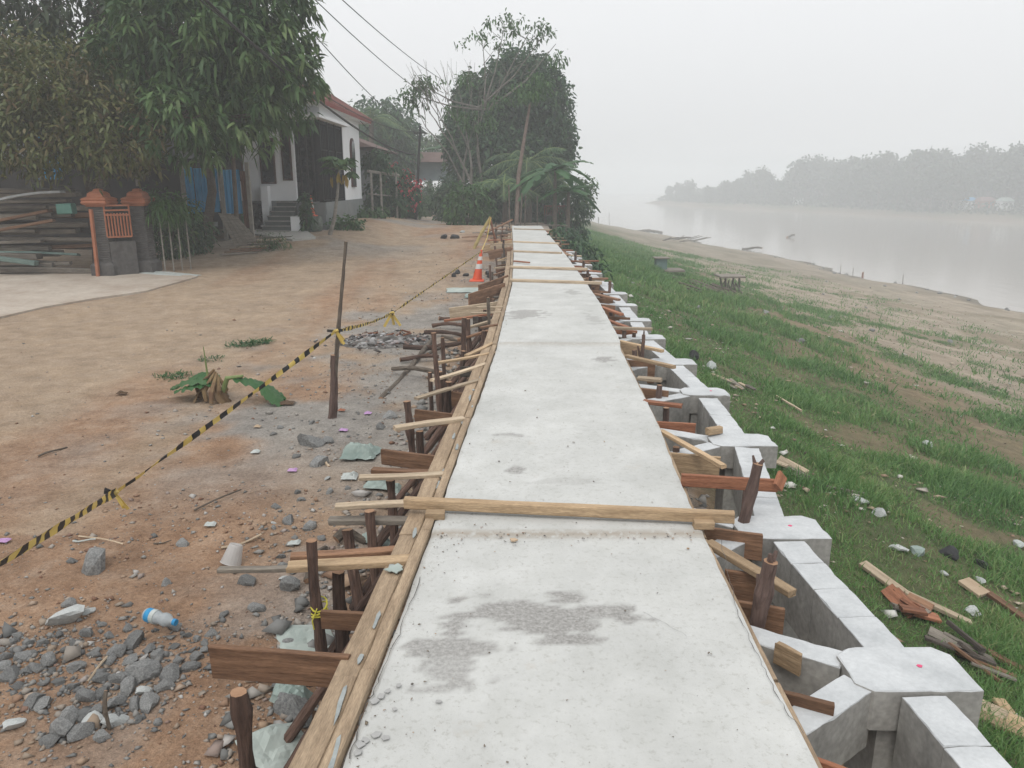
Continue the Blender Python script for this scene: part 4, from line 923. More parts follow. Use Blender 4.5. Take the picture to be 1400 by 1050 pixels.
# twigs and sticks on the dirt
for k, (a, b2, c, d2, r, lab) in enumerate([(52, 626, 90, 612, .008, 'forked dry twig on the dirt near the left border'), (108, 735, 170, 748, .005, 'thin straw twig under the tape'), (302, 752, 356, 735, .009, 'pale split stick above the plastic cup'), (100, 742, 130, 744, .006, 'white bent plastic straw below the tape'),
                                     (420, 800, 440, 760, .02, 'brown chunk of branch left of the short thick stake'), (210, 745, 235, 742, .004, 'tiny twig in the middle dirt'), (443, 628, 452, 638, .012, 'small tan stick near the rubble slab'), (120, 935, 145, 905, .006, 'dry stalk sticking out of the rubble heap'), (150, 1000, 153, 945, .008, 'dark stick standing in the rubble heap'), (265, 700, 330, 672, .006, 'thin root on the orange dirt'), (460, 745, 500, 742, .03, 'broken branch piece behind the two tan battens')]):
    p = gp(a, b2); q2 = gp(c, d2); p.z += r+.005; q2.z += r+.01
    if k == 8: q2 = p+Vector((.01, .02, .16))
    stake('twig', p, q2, r, W_PALE if k in (1, 2, 6, 7) else (PLWHITE if k == 3 else BARK2), lab, 'stick', wob=1.2, n=6)
# ash heap
p = gp(528, 466); m = MB()
n = 26; V = []; F = []
for i in range(n):
    for j in range(n):
        u, v = i/(n-1)*2-1, j/(n-1)*2-1; r = math.hypot(u, v); x = p.x+u*.75; y = p.y+v*.62
        V.append((x, y, g(x, y)-.015+max(0, (1-r))*.10*(.4+1.2*float(fbm(x*8, y*8, 5)))))
for i in range(n-1):
    for j in range(n-1): a = i*n+j; F.append((a, a+n, a+n+1, a+1))
tag(mesh_obj('ash_heap', V, F, mat('ash', (.045, .042, .04), (.40, .40, .39), 7, rough=1, bump=1, bscale=25, c3=(.13, .12, .11))), 'low heap of grey and black ash from a burnt rubbish fire', 'ash heap')
def pts_ash(n):
    x = p.x+rng.normal(0, .3, n); y = p.y+rng.normal(0, .24, n); return np.stack([x, y, G(x, y)+.03], 1)
scatter_bits('ash_bits', 600, pts_ash, lambda n: rng.gamma(2, .008, n)+.004, mat('ash_bits', (0, 0, 0), bump=.2, var=[(.02, .02, .02), (.10, .09, .085), (.45, .45, .45), (.20, .10, .06), (.5, .52, .55)]))
for k in range(7):
    q2 = p+Vector((random.uniform(-.3, .4), random.uniform(0, .4), .06)); sheet_m = random.choice([L_DRY, RUSTP])
    stake('ember_stick', q2, q2+Vector((random.uniform(-.2, .2), random.uniform(-.15, .15), random.uniform(0, .04))), .014, RUSTP, 'charred rusty stick on the ash heap', 'stick', 'charred sticks on the ash heap', n=5)
p = gp(640, 376)
for k in range(6):
    rock(p+Vector((random.uniform(-.6, .5), random.uniform(-.3, .3), 0)), random.uniform(.07, .12), 'black charred lump beside the traffic cone', 'charred lumps beside the traffic cone', name='charred_lump').data = ROCKS[0]
blk = ROCKS[3].copy(); blk.materials.clear(); blk.materials.append(BLACK)
for o_ in list(COL.objects):
    if o_.name.startswith('charred_lump'): o_.data = blk
p = gp(614, 326)
for k, dx in enumerate((-.18, .16)):
    o_ = rock(p+Vector((dx, 0, 0)), .16, ['left one of two black bags of rubbish on the road far ahead', 'right one of two black bags of rubbish on the road far ahead'][k], 'black rubbish bags on the road', name='rubbish_bag'); o_.data = blk; o_['category'] = 'bag'
p = gp(632, 318); rock(p, .13, 'small whitish stone beyond the black bags', pale=True)
p = gp(608, 300)
for k in range(3): rock(p+Vector((k*.4-.3, .3*k, .0)), .32-.05*k, f'big pale boulder by the bush at the road end, {ORD[k]} from the left', 'boulders by the bush', pale=True)

# ------------------------------------------------------------------ foliage
def leaves(C, D, ln, wd, droop=.35, var=None):
    """C centres (n,3), D unit directions (n,3): curved pointed leaves, 6 vertices each"""
    n = len(C); ln = np.broadcast_to(ln, n).astype(float); wd = np.broadcast_to(wd, n).astype(float)
    up = np.array([0, 0, 1.0]); S = np.cross(D, up+rng.normal(0, .5, (n, 3))); S /= np.linalg.norm(S, axis=1)[:, None]+1e-9
    def pt(t, s): return C+D*(ln*t)[:, None]+S*(wd*s)[:, None]-up[None]*(ln*droop*t*t)[:, None]
    V = np.stack([pt(0, 0), pt(.3, -.5), pt(.3, .5), pt(.68, -.42), pt(.68, .42), pt(1, 0)], 1).reshape(-1, 3)
    b = (np.arange(n)*6)[:, None]
    F3 = np.concatenate([b+np.array([[0, 2, 1]]), b+np.array([[3, 4, 5]])]); F4 = b+np.array([[1, 2, 4, 3]])
    v = rng.uniform(0, 1, n) if var is None else var
    return V, [F3, F4], np.repeat(v, 6)
def crown_points(ells, n, shell=.55):
    P_ = []; vol = np.array([e[1][0]*e[1][1]*e[1][2] for e in ells]); k = rng.choice(len(ells), n, p=vol/vol.sum())
    c = np.array([e[0] for e in ells])[k]; r = np.array([e[1] for e in ells])[k]
    d = rng.normal(0, 1, (n, 3)); d /= np.linalg.norm(d, axis=1)[:, None]
    rad = rng.uniform(shell**3, 1, n)**(1/3)*(1+.18*(rng.uniform(0, 1, n)-.5))
    return c+d*r*rad[:, None], d, k
def unit(v): return v/(np.linalg.norm(v, axis=1)[:, None]+1e-9)
def crown(ells, ncl, per, ln, wd, mt, parent, name='crown', droop=.5, spread=.25, shell=.5, down=.35, cut=None):
    P_, d, k = crown_points(ells, ncl, shell)
    if cut is not None: m = cut(P_); P_, d = P_[m], d[m]
    n = len(P_)*per; C = np.repeat(P_, per, 0)+rng.normal(0, spread*.35, (n, 3))
    D = unit(np.repeat(d, per, 0)*.5+rng.normal(0, .75, (n, 3))+np.array([0, 0, -down]))
    cv = np.clip(np.repeat(rng.uniform(0, 1, len(P_)), per)*.6+rng.uniform(0, 1, n)*.4, 0, 1)
    V, F, v = leaves(C, D, ln*rng.uniform(.7, 1.25, n), wd*rng.uniform(.75, 1.2, n), droop, cv)
    np_obj(name, V, F, mt, parent, v); return P_
def limbs(mb, base, ells, P_, r0, every=6):
    for c, r in ells:
        c = Vector(c); md = base.lerp(c, .5)+Vector((random.uniform(-.3, .3), random.uniform(-.2, .2), random.uniform(0, .3)))
        mb.tube([base, md, c], [r0*.6, r0*.42, r0*.25], 7, .06)
    for p in P_[::every]:
        p = Vector(p); c = min((Vector(e[0]) for e in ells), key=lambda q_: (q_-p).length); md = c.lerp(p, .55)+Vector((0, 0, -.08))
        mb.tube([c, md, p], [r0*.16, r0*.1, r0*.04], 5, 0)
def tree(name, label, cat, trunk, r0, ells, ncl, per, ln, wd, mt, group=None, bark=BARK2, every=6, **k):
    t = empty(name, trunk[0], label, cat, group); P_ = crown(ells, ncl, per, ln, wd, mt, t, **k)
    m = MB(); n = len(trunk); m.tube(trunk, [r0*(1.15-.45*i/(n-1)) for i in range(n)], 10, .06)
    limbs(m, Vector(trunk[-1]), ells, P_, r0, every); m.build('trunk', bark, t); return t
def E_(px, py, y, rx, ry, rz): p = at_y(px, py, y); return (tuple(p), (rx, ry, rz))
# near left trees
b_ = gp(140, 345); b_.y = 18.2; b_.x = (137-700)/1050*18.2; b_.z = g(b_.x, 18.2)
tree('ornamental_tree', 'bushy small tree with olive and reddish brown leaves above the lumber pile', 'tree', [b_, at_y(130, 285, 18.2), at_y(118, 240, 18.0), at_y(108, 205, 18)], .10,
     [E_(30, 165, 17.5, 1.5, 1.3, 1.1), E_(90, 130, 17.2, 1.5, 1.3, 1.2), E_(150, 180, 17, 1.2, 1.1, .95), E_(60, 195, 17, 1.3, 1.1, .7), E_(175, 205, 17, .8, .8, .4), E_(-20, 110, 18, 1.6, 1.4, 1.3)], 900, 16, .15, .055, L_OLIVE, droop=.35, down=.25, spread=.36)
b_ = gp(287, 333)
tree('mango_tree', 'large mango tree with long drooping dark leaves between the gate and the blue panels', 'tree', [b_, at_y(285, 300, b_.y), at_y(290, 262, b_.y-.1), at_y(286, 225, b_.y-.4), at_y(280, 180, b_.y-.8)], .13,
     [E_(260, 60, 18.5, 2.0, 1.8, 1.7), E_(330, 90, 18.8, 1.9, 1.6, 1.5), E_(300, 160, 18, 1.3, 1.2, .85), E_(335, 115, 19.5, .85, 1.1, 1.0), E_(245, 160, 17.2, 1.0, .9, .8), E_(358, 70, 20, .85, 1, 1.2), E_(340, -10, 19, 1.5, 1.4, 1.2), E_(272, 212, 17.4, .5, .6, .3)], 820, 19, .27, .072, L_MANGO, droop=.5, down=.35, spread=.24)
tree('tall_tree', 'tall dark leafy tree rising behind the other two at upper left', 'tree', [Vector((-11.6, 22.5, -.3)), Vector((-11.5, 22.3, 2)), Vector((-11.4, 22, 4.2))], .16,
     [E_(150, 40, 21, 2.2, 1.6, 2.0), E_(60, 20, 21, 2.2, 1.6, 1.9), E_(215, 30, 21.5, 1.8, 1.5, 2.0), E_(170, 140, 20.5, 1.6, 1.2, 1.2), E_(0, 60, 20, 1.6, 1.4, 1.6), E_(220, 120, 20.5, 1.4, 1.2, 1.2)], 800, 14, .24, .075, L_DARK2, droop=.5, down=.4, spread=.35)
b_ = at_y(415, 330, 23.0)
tree('slender_tree', 'lighter green sparse tree whose leaves hang over the white house corner', 'tree', [Vector((-7.6, 21.6, g(-7.6, 21.6))), Vector((-7.5, 21.5, 2.2)), at_y(345, 110, 21.3)], .06,
     [E_(365, 105, 21.3, .85, 1.0, 1.1), E_(392, 65, 21.3, .45, .7, .65), E_(385, 150, 21, .55, .7, .45), E_(325, 165, 20.8, .65, .7, .3), E_(412, 165, 21, .25, .4, .2)], 380, 10, .15, .045, L_BRIGHT, droop=.5, spread=.35, down=.4)
def shrub(name, label, cat, c, rx, ry, rz, n, ln, wd, mt, group=None, per=9, **k):
    c = Vector(c); t = empty(name, c, label, cat, group)
    P_ = crown([((c.x, c.y, c.z+rz*.75), (rx, ry, rz))], n, per, ln, wd, mt, t, name='foliage', shell=.2, down=.1, **k)
    m = MB()
    for p in P_[::max(1, len(P_)//10)]: m.tube([c, Vector(p)*.5+c*.5+Vector((0, 0, .05)), p], [.02, .014, .006], 5)
    m.build('stems', BARK2, t); return t
for k, (px, py, w_, h_, mt, lab) in enumerate([(232, 352, .55, .75, L_MANGO, 'leafy shrub filling the gap right of the gate pillars'), (262, 345, .5, .6, L_DARK, 'low dark shrub at the foot of the mango trunk'), (215, 330, .4, .9, L_BRIGHT, 'bright leaved plant just right of the second gate pillar'), (310, 318, .5, .45, L_DARK, 'dark plant behind the leaning board panel')]):
    shrub('shrub', lab, 'shrub', gp(px, py), w_, .5, h_, 90, .22, .05, mt, spread=.3)
for k in range(4):
    p = at_y(218+k*12, 300, 17.5+.2*k); pb = Vector((p.x, p.y, g(p.x, p.y)))
    t = empty('cassava_plant', pb, f'thin stemmed plant with leaf tuft behind the gate, {ORD[k]} from the left', 'plant', 'thin plants behind the gate'); crown([(tuple(p+Vector((0, 0, .3))), (.3, .3, .25))], 16, 8, .24, .04, L_BRIGHT, t, spread=.15)
    m = MB(); m.tube([pb, p+Vector((0, 0, .2))], [.02, .012], 6); m.build('stem', PALEBARK, t)

# ------------------------------------------------------------------ gate with pillars, lumber
gz = g(-9.0, 17.6)-.02
def pillar(px, lab, y):
    x = (px-700)/1050*y; c = (x, y, gz); t = empty('gate_pillar', c, lab, 'pillar', 'gate pillars')
    m = MB(); m.sqlathe([(.25, 0), (.25, .28), (.20, .34), (.20, .36)], c)
    for k in range(24):
        z = .36+k*.052; m.sqlathe([(.165, z), (.175, z+.008), (.175, z+.042), (.165, z+.05)], c)
    m.V = [(x_, y_, gz+(z_-gz)*.93) for x_, y_, z_ in m.V]; m.build('shaft', BRICKDK, t)
    m = MB(); m.sqlathe([(.2, 1.61), (.21, 1.64), (.25, 1.66), (.27, 1.70), (.25, 1.74), (.27, 1.77), (.24, 1.80), (.17, 1.83), (.16, 1.90), (.12, 1.94), (.08, 1.95), (.07, 1.99), (.03, 2.01)], c); m.V = [(x_, y_, gz+(z_-gz)*.93) for x_, y_, z_ in m.V]; m.build('cap', ORANGE, t)
    return t
PY = 16.9
pillar(151, 'nearer grey brick gate pillar with orange stepped cap beside the lumber', PY); pillar(203, 'farther grey brick gate pillar with orange stepped cap next to the shrubs', PY+.5)
xa, xb = (151-700)/1050*PY+.17, (203-700)/1050*(PY+.5)-.05
gt = empty('garden_fence_panel', (xa, PY, gz), 'low dark wall with small orange iron railing between the gate pillars', 'railing')
def gy(x): return PY-.12+(x-xa)/(xb-xa)*.3
m = MB(); m.bar((xa-.02, gy(xa), gz+.38), (xb+.02, gy(xb), gz+.38), .12, .76); m.build('low_wall', BRICKDK, gt)
m = MB()
for z in (.86, 1.32, 1.42, 1.52): m.bar((xa, gy(xa)-.06, gz+z), (xb, gy(xb)-.06, gz+z), .03, .035)
for k in range(9): x = xa+(xb-xa)*k/8; m.bar((x, gy(x)-.06, gz+.86), (x, gy(x)-.06, gz+1.36 if 0 < k < 8 else gz+1.54), .025, .03, (0, 1, 0))
m.bar(((xa+xb)/2, gy(0)-.06, gz+.74), ((xa+xb)/2, gy(0)-.06, gz+.86), .05, .05, (0, 1, 0)); m.build('railing', ORANGE, gt)
plank('post', (-8.9-.02, 16.6, g(-9, 16.6)), at_y(124, 286, 16.6), .08, .06, ORANGE, 'plain orange wooden post leaning upright in front of the lumber pile', 'post')
# lumber pile: single boards
for k in range(44):
    row = k % 11; y = 17.3+.14*(k//11)+random.uniform(-.1, .1)-(.25 if row < 3 else 0)+row*.03; z = -.30+row*.168+random.uniform(-.03, .03)
    x1 = random.uniform(-11.0, -9.1)-(.4 if row in (1, 2) else 0); x0 = x1-random.uniform(2.2, 4.2); tilt = random.uniform(-.10, .16) if row > 3 else random.uniform(-.02, .04)
    if k // 11 == 3: x0 -= .8
    mt = random.choice([W_GREY, W_GREY, W_DARK, W_BROWN, W_GREY, W_PALE if row < 3 and k % 3 == 0 else W_GREY, W_PAINT if row in (0, 2) and k % 4 == 0 else W_GREY])
    plank('lumber', (x0, y+random.uniform(-.15, .15), z-tilt), (x1, y, z), random.uniform(.12, .26), random.uniform(.05, .12), mt,
          f'weathered board in the lumber pile left of the gate, {ORD[row]} layer up, {["front", "second", "third", "back"][k//11]} row', 'board', 'stacked boards of the lumber pile', roll=random.uniform(-.2, .2), bow=random.uniform(-.05, .05))
p = at_y(82, 358, 16.7)
plank('lumber', at_y(-12, 352, 16.7), at_y(50, 360, 16.7), .17, .09, W_PAINT, 'pale teal painted beam lowest in front of the lumber pile', 'beam', 'stacked boards of the lumber pile')
plank('lumber', at_y(-10, 276, 17), at_y(86, 262, 17), .2, .05, mat('zinc', (.3, .32, .33), (.42, .44, .45), rough=.5, bump=.2), 'bright bent zinc strip on top of the lumber pile', 'strip', 'stacked boards of the lumber pile', bow=.05)
plank('lumber', at_y(-8, 303, 16.9), at_y(68, 288, 16.9), .2, .06, W_BROWN, 'upper brown beam slanting up to the right on the lumber pile', 'beam', 'stacked boards of the lumber pile')
plank('lumber', at_y(-8, 316, 16.8), at_y(74, 301, 16.8), .12, .06, W_BROWN, 'lower brown beam slanting up to the right on the lumber pile', 'beam', 'stacked boards of the lumber pile')
plank('basin', at_y(80, 286, 16.8), at_y(101, 285, 16.8), .2, .22, mat('green_tin', (.08, .2, .17), (.12, .26, .22), rough=.5), 'small green tin box wedged in the lumber pile', 'box')
# concrete apron before the gate
V = []; F = []
ap = [gp(a, b2) for a, b2 in [(-60, 440), (0, 436), (60, 422), (130, 410), (200, 400), (270, 380), (230, 372), (160, 370), (60, 372), (-60, 372)]]
m = MB(); m.prism([(p.x, p.y) for p in ap][::1], -.62, -.34); o = m.build('path', mat('apron', (.38, .31, .25), (.54, .48, .41), 1.2, rough=.9, bump=.2, fine=.08)); tag(o, kind='structure')
top_z = [(p.x, p.y) for p in ap]
for v in o.data.vertices:
    v.co.z = (g(v.co.x, v.co.y)+.035) if v.co.z > -.5 else v.co.z-.2
sheet(222, 376, 1.9, .5, PLWHITE, 'pale flattened sack lying at the foot of the gate pillars', 'sack', .05, 31, 'sack', -.35)
# leaning panel and slats
pa = gp(322, 345); mb = MB()
lp = empty('leaning_boards', pa, 'grey plank panel propped at a slant right of the mango trunk', 'panel')
a, b2, c, d = at_y(298, 291, 21.6), at_y(322, 293, 21.6), at_y(352, 328, 20.6), at_y(322, 338, 20.6)
for k in range(5):
    t0, t1 = k/5+.01, (k+1)/5-.01; V = [a.lerp(b2, t0), a.lerp(b2, t1), d.lerp(c, t1), d.lerp(c, t0)]; nrm = (V[1]-V[0]).cross(V[2]-V[0]).normalized()*.03
    mb.add(V+[v+nrm for v in V], [(0, 1, 2, 3), (7, 6, 5, 4), (0, 4, 5, 1), (1, 5, 6, 2), (2, 6, 7, 3), (3, 7, 4, 0)])
mb.build('boards', W_GREY, lp)
for k in range(8):
    p = gp(318+k*7, 350-k*2.2); plank('slat', p+Vector((-.3, -.1, .05+.02*k)), p+Vector((.55, .35, .06+.02*k)), .08, .03, random.choice([W_GREY, W_PALE, W_BROWN]), f'loose slat at the foot of the leaning panel, {ORD[k]} from the left', 'slat', 'loose slats by the leaning panel')
shrub('grass_clump', 'green weeds beside the loose slats', 'weeds', gp(372, 340), .5, .4, .2, 50, .16, .02, L_BRIGHT)
# dark building at left
db = empty('dark_wooden_house', (-14, 23, 0), 'dark board walled house behind the lumber pile and trees', 'house')
m = MB(); m.box(-22, -9.6, 23.4, 27, -.4, 2.3); m.build('wall', DKWALL, db)
m = MB(); m.box(-22, -10.2, 21.2, 21.3, -.3, 1.42); m.build('yard_wall', DKWALL, db)
m = MB(); m.box(-22.5, -9.2, 22.6, 27.6, 3.55, 3.7); m.build('roof', ROOFBR, db)
m = MB()
for k in range(6): m = MB(); m.box(-18+k*1.4, -17.93+k*1.4, 23.2, 23.3, 1.5, 3.55); m.build('veranda_post', W_GREY, db)
m = MB(); m.box(-22, -9.6, 23.4, 27, 2.3, 3.54); m.build('upper_wall', mat('faded_wall', (.22, .24, .25), (.32, .34, .35), 1, rough=.9, bump=.1), db)
m = MB(); m.box(-13.9, -13.2, 23.3, 23.39, 1.7, 2.9); m.build('shutter', BLUEP, db)
# blue panels
bf = empty('blue_sheet_fence', (-9, 23, 0), 'bright blue corrugated sheet fence with a rusty end behind the mango trunk', 'fence')
def corr(px0, px1, pyt, pyb, y, mt, name):
    a = at_y(px0, pyt, y); b3 = at_y(px1, pyt, y); zb = at_y(px0, pyb, y).z; n = max(8, int((b3.x-a.x)/.03)); V = []; F = []
    for i in range(n+1):
        x = a.x+(b3.x-a.x)*i/n; yy = y+.02*math.sin(i*1.57); V += [(x, yy, zb), (x, yy, a.z), (x, yy+.01, a.z), (x, yy+.01, zb)]
        if i: j = 4*i-4; F += [(j, j+4, j+5, j+1), (j+1, j+5, j+6, j+2), (j+3, j+2, j+6, j+7)]
    mesh_obj(name, V, F, mt, bf)
corr(248, 262, 228, 292, 22.6, BLUEP, 'sheet'); corr(264, 296, 230, 290, 22.6, BLUEP, 'sheet'); corr(304, 327, 232, 292, 22.6, BLUEP, 'sheet'); corr(328, 337, 234, 312, 22.5, RUSTP, 'rusty_sheet')
m = MB()
for px in (247, 300, 337): p = at_y(px, 222, 22.4); m.box(p.x-.05, p.x+.05, 22.35, 22.45, g(p.x, 22.4), p.z)
m.build('fence_posts', PALEBARK, bf)
# ------------------------------------------------------------------ white house
H = empty('white_house', (-5.9, 23.3, 0), 'white house with grey plinth, grilled porch, arched window and red hip roof', 'house')
HX = -5.92; EZ = 4.0
m = MB(); m.box(-9.5, -6.95, 23.3, 31, .2, 1.05); m.box(-6.95, HX, 23.3, 31, -.3, 1.0); m.build('plinth', GREYWALL, H)
m = MB(); m.box(-9.5, -6.35, 23.32, 23.5, 1.05, EZ-.02)           # wall facing the camera
m.build('wall', WHITEWALL, H); m = MB(); m.box(HX-.18, HX-.02, 27.3, 31, 1.0, EZ-.03); m.build('wall', WHITEWALL, H)
m = MB(); m.box(-6.34, HX-.01, 23.33, 27.29, 3.61, EZ-.05); m.build('lintel_wall', WHITEWALL, H)
m = MB(); m.box(-6.36, HX+.18, 22.3, 27.5, 3.5, 3.6); m.build('porch_canopy', WHITEWALL, H)
m = MB(); m.box(-6.7, HX-.25, 24.4, 27.3, 1.0, 3.5); m.build('porch_shade_block', DARKGLASS_SHADE, H)  # solid dark block paints in the shade inside the open porch
m = MB()
for k in range(16):
    y = 23.4+k*.255; wdt = .03 if k % 5 else .07
    m.box(HX-.06-wdt/2, HX-.06+wdt/2, y, y+wdt, 1.0, 3.5)
for z in (1.03, 1.9, 2.6, 3.4): m.box(HX-.075, HX-.045, 23.4, 27.28, z, z+.04)
m.build('porch_grille', BLACK, H)
m = MB()
for x in (-6.30, -6.20, -6.10, -6.00): m.box(x, x+.03, 23.5, 23.53, 1.05, 3.5)
m.build('entrance_grille', BLACK, H)
m = MB(); m.box(HX-.09, HX+.02, 23.35, 27.29, .62, 1.0); m.build('porch_sill', GREYWALL, H)
for x0, x1, z0, z1 in ((-7.30, -6.96, 1.62, 2.9), (-6.66, -6.47, 1.72, 3.3), (-8.4, -7.9, 1.7, 2.9)):
    m = MB(); m.box(x0-.05, x1+.05, 23.27, 23.318, z0-.05, z1+.05); wf = m.build('window', FRAMEBR, H)
    m = MB(); m.box(x0, x1, 23.255, 23.268, z0, z1); m.build('pane', DARKGLASS_SHADE, wf)
# arched window in the road side wall
pl = [(28.65, 1.45), (29.5, 1.45), (29.5, 2.75)]+[(29.075+.425*math.cos(a), 2.75+.45*math.sin(a)) for a in np.linspace(.2, math.pi-.2, 9)]+[(28.65, 2.75)]
def yz(poly, x0, x1):
    n = len(poly); V = [(x0, y, z) for y, z in poly]+[(x1, y, z) for y, z in poly]; return V, [tuple(range(n))[::-1], tuple(range(n, 2*n))]+[(i, (i+1) % n, n+(i+1) % n, n+i) for i in range(n)]
m = MB(); m.add(*yz(pl, HX-.019, HX+.02)); wf = m.build('window', FRAMEBR, H); m = MB(); m.add(*yz([(29.075+(y-29.075)*.8, 2.2+(z-2.2)*.93) for y, z in pl], HX+.021, HX+.03)); m.build('pane', DARKGLASS_SHADE, wf)
# stairs
st = MB()
for k in range(7): st.box(-7.2+.05*k, -6.36, 21.9+.19*k, 23.29, -.3, .16+k*.14)
st.build('stairs', mat('stair_tile', (.09, .105, .10), (.14, .155, .15)), H)
m = MB()
for k in range(7): m.box(-7.22+.05*k, -6.34, 21.87+.19*k, 21.9+.19*k+.17, .161+k*.14, .19+k*.14)
m.build('stair_treads', CONCSIDE, H)
m = MB(); m.box(-6.335, -6.2, 22.1, 23.29, -.3, .6); m.build('stair_cheek', WHITEWALL, H)
m = MB(); m.box(-7.75, -7.26, 23.2, 23.29, -.1, 1.0); m.build('garage_shade_panel', DARKGLASS_SHADE, H)  # flat dark panel, painted shade standing in for a garage opening
m = MB(); m.box(-7.3, -7.1, 22.9, 23.28, .1, 1.5); m.build('stair_wall', WHITEWALL, H)
# stretch the walls to their surveyed corners
for o_ in list(COL.objects):
    if o_.type == 'MESH' and (o_.parent is H or (o_.parent and o_.parent.parent is H)):
        for v in o_.data.vertices:
            v.co.y = 25+(v.co.y-23.3)*.83; v.co.x = float(np.interp(v.co.x, [-12, -9.5, -8.05, -6.35, HX, 0], [-12.7, -10.2, -8.64, -6.81, HX, 0]))
# hip roof
e = [(-10.6, 22.6), (HX+.3, 22.6), (HX+.3, 32.3), (-10.6, 32.3)]; RZ = 4.72; rl, rr_ = (-6.7, 25.0, RZ), (-6.7, 29.8, RZ)
V = [(x, y, EZ) for x, y in e]+[rl, rr_]+[(x, y, EZ-.14) for x, y in e]
mesh_obj('roof', V, [(0, 1, 4), (1, 2, 5, 4), (2, 3, 5), (3, 0, 4, 5)], ROOFRED, H)
mesh_obj('fascia', V, [(0, 6, 7, 1), (1, 7, 8, 2), (2, 8, 9, 3), (3, 9, 6, 0)], mat('fascia_red', (.22, .06, .05), (.27, .085, .07), bump=0), H)
mesh_obj('soffit', [(x, y, EZ-.139) for x, y in e], [(0, 3, 2, 1)], WHITEWALL, H)
m = MB(); m.tube([V[1], rl], .07, 6); m.tube([V[2], rr_], .07, 6); m.tube([rl, rr_], .08, 6)
for k in range(22):
    y = 23.0+k*.42; tt = min(1, max(0, min((y-22.6)/2.4, (32.3-y)/2.5)))
    m.tube([(HX+.3, y, EZ+.02), (HX+.3+(-6.7-HX-.3)*tt, y, EZ+.02+(RZ-EZ)*tt)], .022, 5)
m.build('roof_tiles', ROOFRED, H)
# things by the house
p = gp(428, 316); 
m = MB(); m.lathe([(.26, 0), (.30, .08), (.31, .3), (.28, .46), (.0, .46)], p, 18); tag(m.build('flower_tub', mat('patterned_tub', (.05, .07, .05), (.22, .25, .22), 9, rough=.8)), 'dark speckled round tub standing at the house stairs', 'tub')
cone(p+Vector((0, 0, .463)), .62, 'small faded orange cone standing on the speckled tub')
shrub('potted_plant', 'tall thin dark green plant beside the house stairs', 'plant', gp(421, 318), .13, .13, .7, 36, .25, .06, L_DARK, spread=.12)
p = gp(352, 312)
cr_ = empty('parked_car', p, 'dark car nose just showing under the white house left of the stairs', 'car')
m = MB(); x0 = p.x; y0 = 22.6; bz = g(x0, y0)
m.add([(x0-.9, y0, bz+.3), (x0+.28, y0, bz+.3), (x0+.28, y0, bz+.75), (x0+.2, y0+.05, bz+.86), (x0-.9, y0+.05, bz+.86), (x0-.9, y0+.6, bz+.3), (x0+.28, y0+.6, bz+.3), (x0+.28, y0+.6, bz+.8), (x0+.2, y0+.6, bz+.98), (x0-.9, y0+.6, bz+.98)],
      [(0, 1, 2, 3, 4), (1, 6, 7, 2), (2, 7, 8, 3), (3, 8, 9, 4), (5, 9, 8, 7, 6), (0, 5, 6, 1), (0, 4, 9, 5)]); m.build('body', mat('car_paint', (.02, .022, .03), rough=.25, bump=0, spec=.6), cr_)
m = MB(); m.box(x0-.05, x0+.2, y0-.02, y0-.002, bz+.62, bz+.74); m.build('headlight', CONEWH, cr_)
m = MB(); m.tube([(x0+.02, y0+.12, bz+.28), (x0+.22, y0+.12, bz+.28)], .27, 16); m.build('wheel', BLACK, cr_)
m = MB(); m.box(x0-.55, x0-.2, y0-.02, y0-.002, bz+.38, bz+.5); m.build('number_plate', PLWHITE, cr_)
# house yard slab, weeds
ya = [gp(a, b2) for a, b2 in [(350, 316), (420, 318), (432, 327), (400, 330), (348, 322)]]
m = MB(); m.prism([(p.x, p.y) for p in ya], -.3, .0); o = m.build('path', mat('yard_slab', (.42, .41, .38), (.52, .51, .48), bump=.1)); tag(o, kind='structure')
for v in o.data.vertices: v.co.z = g(v.co.x, v.co.y)+.06 if v.co.z > -.1 else -.5
# papaya
pb = Vector(((455-700)/1050*23.6, 23.6, g((455-700)/1050*23.6, 23.6))); pt_ = at_y(464, 232, pb.y)
pp = empty('papaya_tree', pb, 'slim papaya tree with splayed leaves in front of the porch', 'tree')
m = MB(); m.tube([pb, at_y(457, 300, pb.y), at_y(461, 268, pb.y), pt_], [.07, .055, .045, .04], 8, .05); m.build('trunk', PALEBARK, pp)
m = MB(); VV = []; FF = [[], []]; nvv = 0; vv = []
Vs, F3s, F4s, vs_ = [], [], [], []
off = 0
for k in range(16):
    a = k*2.4; el = random.uniform(-.3, .9); d = Vector((math.cos(a)*math.cos(el), math.sin(a)*math.cos(el), math.sin(el))); tip = pt_+d*random.uniform(.35, .6)
    m.tube([pt_, pt_.lerp(tip, .6)+Vector((0, 0, .06)), tip], [.012, .009, .006], 5)
    C = np.repeat(np.array([tip]), 9, 0); ang = np.linspace(0, 5.4, 9)+a; D = unit(np.stack([np.cos(ang), np.sin(ang), -.35+0*ang], 1)+np.array(d)*.3)
    V, F, v = leaves(C, D, .30, .10, .3); Vs.append(V); F3s.append(F[0]+off); F4s.append(F[1]+off); vs_.append(v); off += len(V)
m.build('leaf_stalks', RIND, pp); np_obj('crown', np.concatenate(Vs), [np.concatenate(F3s), np.concatenate(F4s)], L_BRIGHT, pp, np.concatenate(vs_))
C = np.array([tuple(pt_+Vector((random.uniform(-.25, .25), -.1, -.15+random.uniform(-.1, .1)))) for _ in range(14)]); V, F, v = leaves(C, unit(rng.normal(0, .3, (14, 3))+np.array([0, 0, -1])), .3, .09, .1)
np_obj('dry_leaves', V, F, leafm('yellow_leaf', (.35, .22, .03), (.5, .38, .08)), pp, v)
